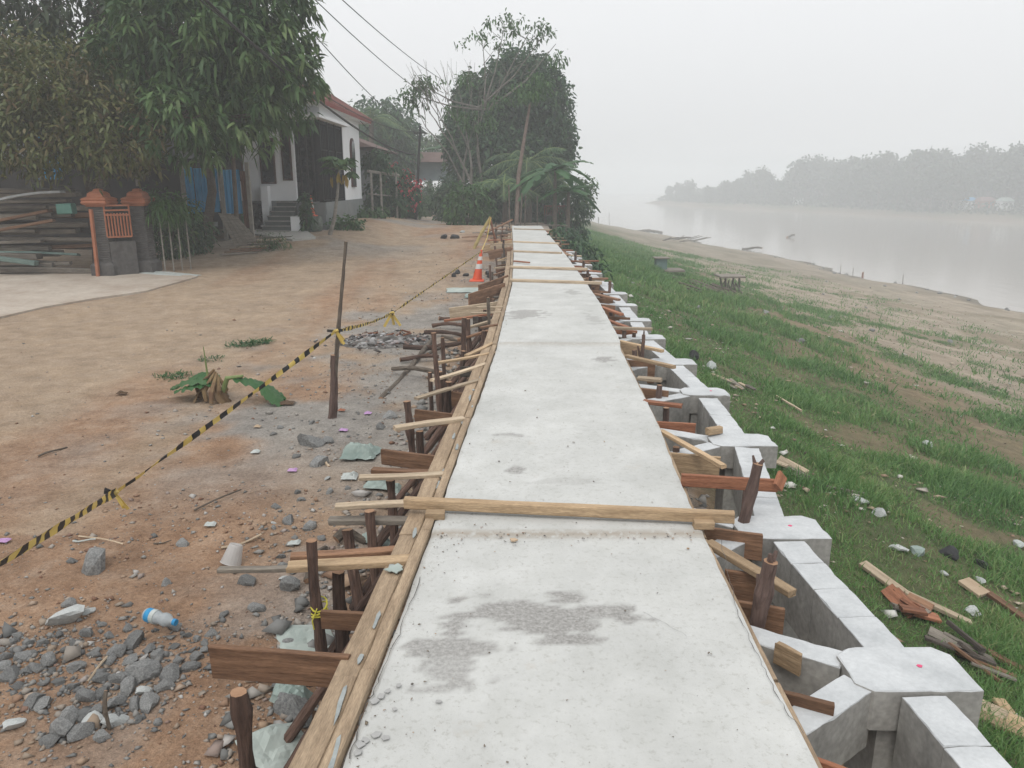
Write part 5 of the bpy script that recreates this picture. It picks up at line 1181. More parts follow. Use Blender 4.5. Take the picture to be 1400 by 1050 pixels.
# small annex house, trellis, flowers
an = empty('annex_house', (-6.2, 33, 0), 'low annex with brown roof hidden behind the garden trellis', 'house')
m = MB(); m.box(-10, -6.6, 33, 39, -.2, 3.1); m.build('wall', GREYWALL, an)
mesh_obj('roof', [(-10.5, 32.3, 3.0), (-5.6, 32.3, 3.0), (-5.6, 40, 3.0), (-10.5, 40, 3.0), (-8, 34, 3.95), (-8, 38.5, 3.95)], [(0, 1, 4), (1, 2, 5, 4), (2, 3, 5), (3, 0, 4, 5), (0, 3, 2, 1)], ROOFBR, an)
tr = empty('garden_trellis', gp(520, 300), 'rough pole trellis with climbing plants at the road side past the white house', 'trellis')
m = MB()
for px, y in ((507, 32), (520, 32.5), (541, 33.2), (517, 34)): p = at_y(px, 235, y); m.tube([(p.x, y, g(p.x, y)-.1), p], .05, 7, .08)
m.tube([at_y(503, 234, 32), at_y(545, 240, 33.4)], .06, 7, .08); m.tube([at_y(503, 265, 32), at_y(537, 268, 33.2)], .03, 6); m.build('poles', PALEBARK, tr)
crown([E_(515, 222, 33, .6, .5, .5), E_(520, 260, 33.2, .6, .4, .6), E_(535, 280, 33.4, .7, .4, .5), E_(512, 285, 33.2, .4, .4, .5)], 260, 8, .2, .1, L_DARK, tr, name='climbers')
t = empty('bougainvillea', gp(550, 292), 'pink and red flowering bush beside the utility pole', 'flowering bush')
el = [E_(543, 245, 35, .6, .6, .6), E_(555, 265, 35, .7, .6, .7), E_(545, 282, 34.5, .7, .6, .4)]
crown(el, 240, 8, .18, .09, L_DARK, t, name='foliage'); crown([(c, (r[0]*1.05, r[1]*1.05, r[2]*1.05)) for c, r in el], 85, 8, .11, .09, PETAL, t, name='flowers', shell=.9)
m = MB(); pb = gp(550, 292); m.tube([pb, Vector(el[0][0])], [.05, .02], 6); m.tube([pb, Vector(el[1][0])], [.05, .02], 6); m.build('stems', BARK2, t)
# utility pole and wires
UY = 35; pu = at_y(574.5, 172, UY); bu = at_y(568, 300, UY)
up_ = empty('utility_pole', (bu.x, UY, g(bu.x, UY)), 'dark slim utility pole leaning slightly beside the road end', 'utility pole')
m = MB(); m.tube([(bu.x, UY, g(bu.x, UY)-.2), pu], [.07, .05], 8); m.build('pole', CABLE, up_)
m = MB(); m.bar(pu+Vector((-.28, 0, -.3)), pu+Vector((.28, 0, -.3)), .05, .05); m.build('crossarm', CABLE, up_)
def wire(a, b2, sag, r, lab):
    pts = [a.lerp(b2, t)-Vector((0, 0, sag*4*t*(1-t))) for t in np.linspace(0, 1, 26)]; m = MB(); m.tube(pts, r, 5); tag(m.build('overhead_wire', CABLE), lab, 'wire', 'overhead wires')
wire(at_y(425, -40, 17), at_y(606, 110, 36), .15, .012, 'uppermost thin overhead wire running to the bare tree')
wire(at_y(390, -40, 17), at_y(600, 142, 36), .2, .012, 'second thin overhead wire from the top, ending by the bare tree')
wire(at_y(340, -60, 16), at_y(574, 185, UY), .35, .012, 'third overhead wire from the top, crossing the sky to the pole')
wire(at_y(240, -40, 13), at_y(568, 212, UY), .55, .030, 'thick twisted overhead cable passing close over the house roof')
wire(at_y(250, -20, 13), at_y(574, 180, UY), .6, .012, 'thin wire beside the thick cable over the house roof')
wire(at_y(480, 150, 30), at_y(574, 230, UY), .3, .012, 'drooping wire from the house eave down to the pole')
wire(pu, at_y(640, 195, 50), .3, .012, 'wire from the pole top into the big trees')
# back house
bh = empty('stilt_house', (-6, 52, 0), 'grey blue house raised on stilts with brown roof at the road end', 'house')
a, b2 = at_y(548, 222, 52), at_y(602, 247, 52)
m = MB(); m.box(a.x, b2.x+.8, 52, 57, b2.z, a.z); m.build('wall', HOUSEGR, bh)
m = MB(); rz = at_y(560, 206, 52).z
V = [(a.x-.6, 51.2, a.z), (b2.x+1.4, 51.2, a.z), (b2.x+1.4, 58, a.z), (a.x-.6, 58, a.z), (a.x+.3, 54.5, rz), (b2.x+.5, 54.5, rz)]
mesh_obj('roof', V, [(0, 1, 5, 4), (1, 2, 5), (2, 3, 4, 5), (3, 0, 4), (0, 3, 2, 1)], ROOFBR, bh)
m = MB(); m.box(a.x+.35, a.x+.95, 51.9, 51.99, b2.z+.1, a.z-.1); m.build('shutter', W_GREY, bh)
m = MB()
for k in range(5): x = a.x+.1+k*.85; m.box(x, x+.15, 52.1, 52.25, -.6, b2.z)
m.build('stilts', W_DARK, bh)

# ------------------------------------------------------------------ trees at the road end
def P2(px, y): return Vector(((px-700)/1050*y, y, g((px-700)/1050*y, y)))
tree('rain_tree', 'huge dense dark green tree closing the view at the end of the walkway', 'tree', [P2(690, 41), at_y(692, 240, 41), at_y(700, 190, 41)], .45,
     [E_(710, 125, 40, 2.0, 1.8, 1.9), E_(665, 160, 40, 1.7, 1.6, 1.8), E_(748, 150, 40, 1.25, 1.5, 1.9), E_(640, 195, 40, 1.2, 1.5, 1.5), E_(735, 205, 40, 1.7, 1.6, 1.6), E_(690, 215, 39, 2.2, 1.6, 1.6), E_(765, 190, 40, .75, 1, .9), E_(715, 100, 40, 1.3, 1.4, .9), E_(690, 260, 40, 2.6, 1.2, 1.2), E_(630, 215, 41, .8, 1, .9), E_(628, 175, 40, .7, 1, .9), E_(650, 130, 40, 1.0, 1.2, 1.0), E_(772, 215, 40, .5, .8, .7)], 4800, 9, .26, .12, L_DARK, every=30, spread=.4, shell=.35, droop=.3)
# bare tree
bt2 = empty('half_bare_tree', P2(645, 34), 'tall half bare tree with pale trunk and few leaf clusters before the dense tree', 'tree')
m = MB(); tips = []
def br(p, d, r, L_, dep):
    q4 = p+d*L_; md = p.lerp(q4, .5)+Vector((random.uniform(-.05, .05), random.uniform(-.05, .05), .03))*L_
    m.tube([p, md, q4], [r, r*.85, r*.68], 7 if dep < 2 else 4)
    if dep >= 5: tips.append(q4); return
    for k in range(2 if dep < 2 else random.choice([1, 2, 2, 3])):
        a = Vector((random.uniform(-1, 1)*.55, random.uniform(-1, 1)*.4, random.uniform(.0, .4))); br(q4, (d+a).normalized(), r*.55, L_*random.uniform(.75, .98), dep+1)
PB = P2(645, 34)
br(PB, Vector((.02, 0, 1)), .12, 1.7, 0); br(PB+Vector((-.2, 0, 0)), Vector((-.06, 0, 1)), .085, 1.65, 1); br(PB+Vector((.35, .2, 0)), Vector((.08, 0, 1)), .09, 1.8, 1)
for (px, py) in ((575, 115), (565, 130), (690, 35), (745, 45), (720, 50), (660, 60), (760, 60)):
    p = at_y(px, py, 34); a = at_y(650+random.uniform(-8, 20), 150, 34); m.tube([a, a.lerp(p, .5)+Vector((random.uniform(-.2, .2), 0, -.15)), p], [.05, .03, .012], 5)
    for _ in range(6): tips.append(a.lerp(p, random.uniform(.7, 1))); e_ = a.lerp(p, random.uniform(.4, 1)); m.tube([e_, e_+Vector((random.uniform(-.6, .6), random.uniform(-.3, .3), random.uniform(.1, .8)))], [.015, .005], 4)
m.build('trunk', mat('bleached_bark', (.12, .11, .095), (.24, .225, .20), 6, bump=.4), bt2)
el = [E_(640, 110, 34, .5, .4, .25), E_(620, 150, 34, .5, .4, .25), E_(680, 140, 34, .6, .4, .3), E_(700, 25, 34, .5, .3, .15), E_(578, 116, 34, .7, .4, .35), E_(562, 128, 34, .45, .3, .35), E_(574, 140, 34, .4, .3, .3), E_(595, 112, 34, .35, .3, .2), E_(672, 30, 34, .3, .3, .15), E_(705, 38, 34, .5, .4, .2), E_(738, 36, 34, .5, .4, .16), E_(728, 52, 34, .5, .4, .2), E_(757, 48, 34, .3, .3, .16), E_(655, 50, 34, .4, .3, .22), E_(760, 80, 34, .5, .4, .3), E_(685, 55, 34, .5, .4, .2), E_(625, 60, 34, .3, .3, .15), E_(650, 165, 34, .8, .5, .4)]
crown(el, 250, 7, .18, .075, L_BRIGHT, bt2, spread=.3, shell=.1)
# coconut palms
def frond(Vs, F4, vs_, mb, p, d, L_, droop, nl=26, lw=.5):
    prev = None; s = d.cross(Vector((0, 0, 1))).normalized(); pts = []
    for i in range(nl+1):
        t = i/nl; q5 = p+d*L_*t-Vector((0, 0, 1))*droop*L_*t*t; pts.append(q5)
    mb.tube(pts[::4], [.03*(1-.8*k/len(pts[::4])) for k in range(len(pts[::4]))], 5)
    for i in range(2, nl):
        t = i/nl; tan = (pts[i+1]-pts[i-1]).normalized(); l = lw*math.sin(math.pi*min(1, t*.9+.12))**.6*random.uniform(.85, 1.1)
        for sg in (-1, 1):
            e = pts[i]+s*sg*l*.8+tan*l*.45-Vector((0, 0, 1))*l*random.uniform(.3, .6); w5 = tan*.028; b0_ = len(Vs)
            Vs += [tuple(pts[i]-w5), tuple(pts[i]+w5), tuple(e+w5*.3), tuple(e-w5*.3)]; F4.append((b0_, b0_+1, b0_+2, b0_+3)); vs_ += [random.random()]*4
def palm(label, base, topp, n, L_, r, up0=.2, seed=0, lw=.5):
    t = empty('coconut_palm', base, label, 'palm tree'); m = MB(); Vs, F4, v = [], [], []; rk = MB()
    m.tube([base, base.lerp(topp, .5)+Vector((.05, 0, 0)), topp], [r*1.3, r, r*.9], 9, .05); m.build('trunk', BARK2, t)
    for k in range(n):
        a = k*2.399+seed; el_ = up0+.9*((k*7) % n)/n; d = Vector((math.cos(a)*math.cos(el_), math.sin(a)*math.cos(el_), math.sin(el_))); frond(Vs, F4, v, rk, topp, d, L_*random.uniform(.85, 1.1), random.uniform(.45, .75), lw=lw)
    rk.build('frond_ribs', RIND, t); np_obj('crown', np.array(Vs), [np.array(F4)], L_PALM, t, v); return t
palm('coconut palm behind the white house roof', P2(508, 46), at_y(508, 165, 46), 15, 2.6, .14, .1)
palm('broad coconut palm with drooping fronds at the walkway end', P2(722, 35), at_y(722, 222, 35), 15, 2.6, .12, -.1, 1, lw=.6)
palm('smaller coconut palm left of the walkway end', P2(690, 33), at_y(688, 255, 33), 12, 1.9, .10, .1, 2, lw=.45)
palm('low coconut palm with a tilted crown right of the walkway end', P2(755, 36), at_y(752, 250, 36), 12, 2.0, .10, .0, 4, lw=.45)
# bananas
def blade(mb, vs_, p, d, L_, wd, droop, tear=0, n=16, dirs=None):
    s = d.cross(Vector((0, 0, 1))).normalized(); b0_ = len(mb[0]); rv = random.random()
    for i in range(n+1):
        t = i/n; q5 = p+d*L_*t-Vector((0, 0, 1))*droop*L_*t*t; ww = wd*(math.sin(math.pi*min(1, .06+t*.93))**.55)
        for k, sg in enumerate((-1, -.5, 0, .5, 1)):
            mb[0].append(tuple(q5+s*sg*ww*.5*(1+.06*math.sin(i*2.3+k))-Vector((0, 0, 1))*abs(sg)*ww*.16+Vector((0, 0, .015*math.sin(i*1.9+k*2))))); vs_.append(rv*.6+.4*random.random())
    for i in range(n):
        for k in range(4):
            if tear and k in (0, 3) and random.random() < tear: continue
            a = b0_+i*5+k; mb[1].append((a, a+1, a+6, a+5))
def banana(label, base, h, n, L_, wd, lean=(0, 0), seed=0, el0=.5, cat='banana plant'):
    t = empty('banana_plant', base, label, cat); m = MB(); topp = base+Vector((lean[0], lean[1], h)); m.tube([base, base.lerp(topp, .5), topp], [.10, .08, .05], 10, .06); m.build('stem', BARK2, t)
    mb = ([], []); v = []
    for k in range(n):
        a = k*2.4+seed; e5 = el0+random.uniform(-.3, .4); d = Vector((math.cos(a)*math.cos(e5), math.sin(a)*math.cos(e5), math.sin(e5))); blade(mb, v, topp, d, L_*random.uniform(.8, 1.1), wd, random.uniform(.3, .8), .15)
    np_obj('leaves', np.array(mb[0]), [np.array(mb[1])], L_BANANA, t, v); return t
banana('banana plant with broad leaves at the right edge of the dense tree', P2(757, 31.5), at_y(757, 232, 31.5).z-g(1.7, 31.5), 13, 2.0, .5, seed=.2, el0=.3)
banana('banana plant lower on the right edge over the bank', P2(775, 31), at_y(775, 262, 31).z-g(2.2, 31), 9, 1.4, .4, seed=1, el0=.25)
banana('banana plant with one long leaf pointing left by the utility pole', P2(630, 40), at_y(628, 205, 40).z-g(-2.7, 40), 7, 2.0, .5, seed=3.1, el0=.35)
# slender leaning trunk
p = P2(706, 30.5)
t = empty('leaning_sapling', p, 'very tall thin bare trunk leaning right at the end of the walkway', 'tree')
m = MB(); m.tube([p, at_y(709, 240, 31), at_y(716, 195, 31.3), at_y(725, 140, 31.6)], [.09, .08, .065, .045], 8, .05); m.build('trunk', mat('reddish_bark', (.12, .085, .07), (.22, .17, .14), 9, bump=.5), t)
crown([E_(724, 125, 31.6, .7, .6, .35), E_(738, 112, 31.6, .5, .5, .3)], 55, 8, .2, .07, L_BRIGHT, t, spread=.3, shell=.1)
# understory bushes
BU = [(640, 300, 31.5, 1.0, .95, L_BRIGHT, 'feathery bright bush at the road end beside the boulders'), (615, 300, 38, .8, 1.3, L_DARK, 'dark bush under the half bare tree'), (672, 300, 34, .8, 1.2, L_DARK, 'dark undergrowth bush left of the thin poles'), (700, 298, 36, 1.2, 1.3, L_DARK, 'dark undergrowth bush behind the walkway end'), (740, 298, 36, 1.2, 1.2, L_DARK, 'dark undergrowth bush right behind the walkway end'),
      (775, 300, 33, .9, 1.3, L_DARK, 'dark bush hanging over the bank below the bananas'), (795, 262, 35, .5, .9, L_MANGO, 'sparse leafy bush sticking out over the river'), (772, 320, 24, .55, .45, L_DARK, 'dark bush on the bank right of the far slab'), (788, 335, 21, .5, .4, L_DARK, 'dark bush nearer on the bank right of the slab'), (800, 352, 18.5, .35, .3, L_DARK, 'nearest low dark bush on the bank right of the slab'),
      (590, 292, 50, 1.6, 1.2, L_DARK, 'dark hedge under the stilt house'), (622, 262, 47, .9, 1.5, L_DARK, 'tall dark bush between the stilt house and the half bare tree'), (580, 285, 47, .8, .7, L_BRIGHT, 'small light bush near the utility pole foot'), (530, 190, 50, 1.6, 2.6, L_DARK, 'round green tree behind the annex roof'), (545, 192, 52, .8, 1.7, L_MANGO, 'green tree right of the one behind the annex'), (590, 205, 66, 1.5, 1.6, L_MANGO, 'pale green treetop behind the stilt house'), (560, 300, 36, .7, .4, L_BRIGHT, 'low weeds at the utility pole side of the road'), (500, 308, 30.6, .9, .15, L_BRIGHT, 'weeds along the white house plinth'), (470, 314, 25.5, .7, .14, L_BRIGHT, 'weeds by the papaya foot')]
for px, py, y, rx, rz, mt, lab in BU:
    x = (px-700)/1050*y; hi = py < 240
    if hi:
        tree('tree', lab, 'tree', [Vector((x, y, g(x, y))), Vector((x, y, 1.5)), at_y(px, py+15, y)], .15, [E_(px, py, y, rx, 1.2, rz*.8), E_(px+12, py+18, y, rx*.8, 1, rz*.6)], 380, 9, .28, .12, mt, spread=.4)
    else:
        z = g(x, y)
        if px == 795: c = at_y(px, py, y); z = c.z-.9
        shrub('bush', lab, 'bush', (x, y, z), rx, rx*.8, rz, int(170*rx*max(rz, .35))+30, .2, .075, mt, spread=.3)
for k in range(9):
    x = -9-4*k; y = 60+random.uniform(-6, 8)
    tree('tree', 'dark tree standing behind the village houses', 'tree', [Vector((x, y, -.4)), Vector((x, y, 3))], .2, [((x, y, 5.0), (3, 2, 2.2))], 260, 8, .4, .2, L_DARK, group='trees behind the village houses', spread=.6)
# wooden platform at the bank edge
pf = empty('wooden_platform', at_y(760, 292, 33), 'reddish wooden platform with railing jutting over the bank at the walkway end', 'platform')
a, b2 = at_y(744, 293, 33), at_y(782, 293, 33)
m = MB(); m.box(a.x, b2.x, 32.6, 34, a.z-.06, a.z); 
m.build('deck', W_GREY, pf)
m = MB(); m.box(a.x, b2.x, 32.6, 32.66, a.z+.32, a.z+.38)
for k in range(14): x = a.x+(b2.x-a.x)*k/13; m.box(x-.02, x+.02, 32.61, 32.65, a.z, a.z+.34)
m.build('railing', W_RED, pf)
m = MB()
for k in range(4): x = a.x+.05+(b2.x-a.x-.1)*k/3; m.box(x-.05, x+.05, 32.7, 32.8, g(x, 32.7)-.3, a.z-.061)
m.build('legs', W_DARK, pf)

# ------------------------------------------------------------------ uprooted banana on the road
bp0 = gp(290, 548)
t = empty('uprooted_banana_plant', bp0, 'uprooted young banana plant with wilted leaves lying on the dirt road', 'banana plant')
m = MB()
for k in range(5): a = at_z(275+k*7, 552-3*abs(k-2), bp0.z+.02); m.tube([a+Vector((0, 0, 0)), a+Vector((.02*(k-2), .03, .10)), at_y(293, 505, bp0.y)+Vector((.01*k, 0, -.02*k))], [.02, .028, .012], 8, .15)
m.build('root_ball', mat('husk', (.12, .06, .04), (.28, .20, .10), 8, bump=.6), t)
m = MB(); m.tube([at_y(284, 515, bp0.y), at_y(278, 474, bp0.y)], [.012, .004], 6)
m.tube([bp0+Vector((.10, 0, .05)), bp0+Vector((.18, -.02, .24)), bp0+Vector((.34, -.02, .26))], [.03, .025, .015], 8); m.build('stalk', RIND, t)
mb = ([], []); v = []
for p, d, L_, wd, dr in [(at_y(298, 520, bp0.y), Vector((-1, .25, .3)), .58, .28, .5), (at_y(292, 516, bp0.y), Vector((-.8, .9, .25)), .55, .26, .4), (at_y(298, 522, bp0.y), Vector((-1, -.2, .1)), .42, .18, .3), (at_y(320, 517, bp0.y), Vector((1, -.1, .12)), .52, .22, .5), (at_y(357, 525, bp0.y-.1), Vector((.7, -.3, -.35)), .28, .2, .3)]:
    blade(mb, v, p, d.normalized(), L_, wd, dr, .06)
np_obj('leaves', np.array(mb[0]), [np.array(mb[1])], L_BANANA, t, v)
mb = ([], []); v = []
for k in range(7): a = random.uniform(0, 6.3); blade(mb, v, bp0+Vector((0, 0, .17)), Vector((math.cos(a)*.6, math.sin(a)*.6, .1)).normalized(), random.uniform(.2, .34), .09, 1.3, .1, 8)
np_obj('dry_leaves', np.array(mb[0]), [np.array(mb[1])], L_DRY, t, v)
sheet(392, 553, .16, .12, L_DRY, 'dry brown leaf scrap at the tip of the banana leaf', 'leaf', .04, 41, 'dry_leaf', nn=6)
sheet(167, 540, .1, .06, L_DRY, 'curled dry leaf alone on the road left of the banana', 'leaf', .05, 42, 'dry_leaf', nn=6)
def tuft(name, label, c, r, n, h, mt=GRASSM, group=None, cat='grass tuft', flat=.7):
    a = rng.uniform(0, 6.3, n); rr5 = r*np.sqrt(rng.uniform(0, 1, n)); x = c.x+rr5*np.cos(a); y = c.y+rr5*np.sin(a)*.8
    C = np.stack([x, y, G(x, y)-.005], 1); D = unit(np.stack([rng.normal(0, flat, n), rng.normal(0, flat, n), np.ones(n)], 1)); V, F, v = leaves(C, D, h*rng.uniform(.6, 1.2, n), .012, .5)
    return tag(np_obj(name, V, F, mt, None, v*.8), label, cat, group)
tuft('grass_tuft', 'left one of the two dark green grass tufts lying on the road', gp(330, 473), .2, 110, .18, L_BANANA); tuft('grass_tuft', 'right one of the two dark green grass tufts lying on the road', gp(355, 470), .16, 110, .2, L_BANANA)
tuft('grass_tuft', 'thin grass tuft behind the uprooted banana', gp(290, 492), .16, 50, .13, L_BANANA); tuft('grass_tuft', 'grassy ends left of the uprooted banana leaves', gp(237, 516), .2, 90, .14, L_BANANA)

# ------------------------------------------------------------------ grass on the bank
def grass():
    n = 800000; y = 1.2+66*rng.uniform(0, 1, n)**2.1; x = xr(y)+.5+19*rng.uniform(0, 1, n)*np.clip(.15+y/21, 0, 1.25)
    dn = grassmask(x, y)*(.35+.65*sstep(.38, .58, fbm(x*1.6, y*1.6, 95))); k = rng.uniform(0, 1, n) < dn; x, y = x[k], y[k]; n = len(x)
    dist = np.hypot(x, y); sc = np.clip(dist/9, .55, 2.6)
    tall = .35+1.0*sstep(.42, .68, fbm(x*1.1, y*1.1, 97))+.5*(rng.uniform(0, 1, n) < .04)
    h = (.08+.085*rng.uniform(0, 1, n))*tall*(.85+.25*sc)
    w_ = .0042*sc*rng.uniform(.8, 1.5, n)*1.25
    z = G(x, y)-.01; az = rng.uniform(0, 6.3, n); ln = rng.normal(0, .45, (n, 2)); D = np.stack([ln[:, 0], ln[:, 1], np.ones(n)], 1); D = unit(D)
    S = np.stack([np.cos(az), np.sin(az), 0*az], 1); B = np.stack([x, y, z], 1)
    M1 = B+D*(h*.55)[:, None]; T_ = B+D*(h*.95)[:, None]+np.stack([ln[:, 0], ln[:, 1], -.25+0*az], 1)*(h*.35)[:, None]
    V = np.stack([B-S*w_[:, None], B+S*w_[:, None], M1+S*(w_*.75)[:, None], M1-S*(w_*.75)[:, None], T_], 1).reshape(-1, 3)
    b = (np.arange(n)*5)[:, None]; var = np.clip(.55*fbm(x*.7, y*.7, 99)+.45*rng.uniform(0, 1, n)+.15*(rng.uniform(0, 1, n) < .1), 0, 1)
    tag(np_obj('grass', V, [b+np.array([[0, 1, 2, 3]]), b+np.array([[3, 2, 4]])], GRASSM, None, np.repeat(var, 5)), 'green riverbank grass', kind='stuff'); return n
NG = grass()
def pts_bank(n):
    y = 1.5+rng.uniform(0, 1, n)**1.5*55; x = xr(y)+.8+rng.uniform(0, 1, n)*np.minimum(28, 2+y*.9)
    dn = sstep(.5, .62, fbm(x*.7, y*.7, 101)); k = rng.uniform(0, 1, n) < dn*.9+.1; x, y = x[k], y[k]; return np.stack([x, y, G(x, y)+.01], 1)
LIT = mat('litter', (0, 0, 0), bump=.2, rough=.8, var=[(.10, .08, .06), (.30, .21, .13), (.42, .34, .24), (.62, .62, .58), (.26, .17, .10), (.50, .42, .32)])
scatter_bits('litter', 14000, pts_bank, lambda n: rng.gamma(2, .012, n)+.004, LIT, .3)
# bank debris as things
def driftwood(px, py, n, spread, L_, lab, mts, grp, th=.03):
    p = gp(px, py)
    for k in range(n):
        c = p+Vector((random.uniform(-1, 1)*spread, random.uniform(-1, 1)*spread, 0)); a = random.uniform(-.7, .7)+2.4; l = L_*random.uniform(.5, 1.1)
        e5 = c+Vector((math.cos(a)*l, math.sin(a)*l, 0)); c.z = g(c.x, c.y)+.03+.02*(k % 4); e5.z = g(e5.x, e5.y)+.03+.015*(k % 5)
        plank('wood_scrap', c, e5, random.uniform(.03, .12)*th/.03, random.uniform(.012, .03), random.choice(mts), lab, 'wood scrap', grp, roll=random.uniform(-.5, .5))
driftwood(1262, 848, 9, .10, .24, 'splintered board scrap in the small pile by the frame beam at lower right', [W_GREY, W_BROWN, W_RED], 'splintered boards in the pile by the frame beam')
driftwood(1372, 930, 8, .18, .38, 'broken board lying in the grass near the lower right border', [W_BROWN, W_GREY, W_DARK], 'broken boards near the lower right border')
driftwood(1395, 1015, 6, .1, .3, 'tan wood offcut in the bottom right corner', [W_PALE, W_FRESH], 'wood offcuts in the bottom right corner', .05)
driftwood(1090, 652, 6, .12, .3, 'wood chip heap piece in the grass beside the red edge board end', [W_PALE, W_GREY], 'wood chips beside the red edge board')
driftwood(1015, 535, 8, .2, .4, 'loose lath in the strip of rubble on the grass halfway along', [W_PALE, W_GREY], 'laths on the rubble strip')
for k, (a, b2, c, d, w_, mt, lab) in enumerate([(1178, 778, 1235, 818, .09, W_PALE, 'long bleached board in the grass, upper end'), (1235, 818, 1325, 858, .06, W_PALE, 'long bleached board in the grass, lower end'), (1130, 672, 1180, 680, .03, W_GREY, 'thin pale branch across the grass right of the frame'), (1060, 545, 1095, 565, .03, W_PALE, 'thin stalk lying on the grass halfway along'),
                                          (1315, 800, 1345, 820, .14, PAPER, 'flattened tan cardboard in the grass at right'), (1345, 815, 1400, 852, .06, W_BROWN, 'brown board running to the right border'), (1330, 890, 1400, 925, .05, W_BROWN, 'weathered lath toward the right border'), (1378, 1000, 1415, 1012, .13, W_FRESH, 'thick tan offcut at the right border near the bottom')]):
    p, q2 = gp(a, b2), gp(c, d); p.z += .05; q2.z += .04; plank('plank', p, q2, w_, .03, mt, lab, 'plank', None)
STL = [(1175, 686, .10, 'pale stone in the grass right of the frame node'), (1200, 704, .10, 'white flat stone below the pale one in the grass'), (1340, 795, .05, 'small pale chip by the cardboard'), (1290, 785, .05, 'tiny pale pebble in the grass'), (1227, 752, .10, 'greyish stone half hidden in grass'), (978, 543, .09, 'small pale stone on the rubble strip'), (1010, 530, .08, 'stone at the middle of the rubble strip'), (1270, 610, .12, 'light stone in the upper right grass'), (1330, 840, .08, 'stone below the cardboard')]
for px, py, s, lab in STL: rock(gp(px, py), s, lab, pale=True)
for k, (px, py, s, lab, mt) in enumerate([(1297, 760, .11, 'black plastic bag lying in the grass at right', BLACK), (1343, 775, .075, 'smaller black plastic bag below the first in the grass', BLACK), (948, 493, .16, 'upright dark bag standing on the grass beside the frame', BLACK), (972, 503, .14, 'pale crumpled sack next to the dark bag', PLWHITE), (1392, 747, .08, 'white plastic bag at the right border', PLWHITE), (1255, 757, .10, 'pale green plastic bottle in the grass', PLTEAL), (1375, 985, .07, 'green scrap of plastic near the bottom right', PLTEAL)]):
    me = ROCKS[(k*3) % 10].copy(); me.materials.clear(); me.materials.append(mt); o_ = rock(gp(px, py), s, lab, name='plastic_bag'); o_.data = me; o_['category'] = 'bag'
    if px in (948,): o_.scale = (.13, .12, .19); o_.location.z += .06
# small shelters on the bank
p = gp(1000, 398)
sh_ = empty('ruined_shelter', p, 'collapsing stick shelter with a flat roof on the bare riverbank', 'shelter')
m = MB()
y = p.y
for px in (985, 992, 1003, 1011): a = at_y(px, 380, y+.3*(px % 3)); m.tube([(a.x+random.uniform(-.1, .1), a.y, g(a.x, a.y)), a], .04, 6, .1)
for _ in range(10): a = at_y(random.uniform(988, 1008), random.uniform(383, 392), y); m.tube([a, a+Vector((random.uniform(-.4, .4), random.uniform(-.3, .3), -.5))], .03, 5)
m.build('posts', W_GREY, sh_)
a, b2 = at_y(982, 379, y), at_y(1017, 379, y); m = MB(); m.box(a.x, b2.x, y-.3, y+.7, a.z, a.z+.06); m.build('roof', W_GREY, sh_)
p = gp(903, 371); q2 = at_y(903, 352, p.y)
pv = empty('river_latrine', p, 'small grey green plank latrine on a raft of planks on the bank', 'latrine')
m = MB(); m.box(p.x-.22, p.x+.22, p.y-.2, p.y+.25, p.z+.1, q2.z-.04); m.build('cabin', mat('teal_grey', (.10, .17, .16), (.16, .24, .22)), pv)
m = MB(); m.box(p.x-.3, p.x+.3, p.y-.28, p.y+.33, q2.z-.035, q2.z+.01); m.build('roof', W_GREY, pv)
m = MB()
for k in range(6): m.box(p.x-.8, p.x+.9, p.y-.5+.17*k, p.y-.36+.17*k, p.z+.02, p.z+.095)
m.build('raft', W_GREY, pv)
for k in range(14):
    c = gp(random.uniform(970, 1015), random.uniform(396, 408)); l = random.uniform(1, 2.2); a = random.uniform(2.3, 3.0); e5 = c+Vector((math.cos(a)*l, math.sin(a)*l*.8, 0)); c.z = g(c.x, c.y)+.05; e5.z = g(e5.x, e5.y)+.08
    stake('driftwood', c, e5, .045, BARK2, 'grey drift log in the tangle beneath the stick shelter', 'log', 'drift logs beneath the stick shelter', n=6)
for k in range(10):
    c = gp(random.uniform(905, 950), random.uniform(326, 331)); l = random.uniform(1.5, 3.2); a = random.uniform(-.6, 1.2); e5 = c+Vector((math.cos(a)*l, math.sin(a)*l, random.uniform(.1, .8))); c.z = g(c.x, c.y)
    stake('driftwood', c, e5, .08, BARK2, 'dark branch in the drift heap at the water edge far ahead', 'branch', 'drift branches at the far water edge', n=6)
for k in range(26):
    c = gp(random.uniform(860, 1330), random.uniform(335, 470))
    if c.x > shore(c.y)-.5: continue
    rock(c, random.uniform(.06, .16), 'small dark lump of debris scattered on the open riverbank', 'dark lumps on the open riverbank')
for k in range(40):
    yy = random.uniform(48, 150); rock(Vector((float(shore(yy))-random.uniform(-.3, 2.5), yy, 0)), random.uniform(.08, .28), 'dark lump of mud or drift lying along the waterline', 'dark lumps along the waterline')
# low bank plants as single tufts
for k, (px, py, r, h, n) in enumerate([(1160, 432, .9, .22, 900), (1200, 445, .9, .22, 900), (1120, 440, .7, .2, 600), (1250, 460, .5, .2, 400), (1110, 420, .5, .16, 300), (1080, 450, .6, .2, 500), (1180, 410, .4, .14, 220), (1290, 470, .4, .2, 260), (1340, 500, .5, .2, 320), (1390, 520, .5, .2, 320), (1230, 490, .5, .2, 400), (1300, 520, .6, .22, 500), (1360, 540, .4, .2, 300), (1150, 470, .4, .18, 300)]):
    tuft('grass_clump', f'isolated weed patch on the sandy bank, {ORD[k]} of fourteen', gp(px, py), r, n, h, GRASSM, 'isolated weed patches on the sandy bank', 'weeds', .4)
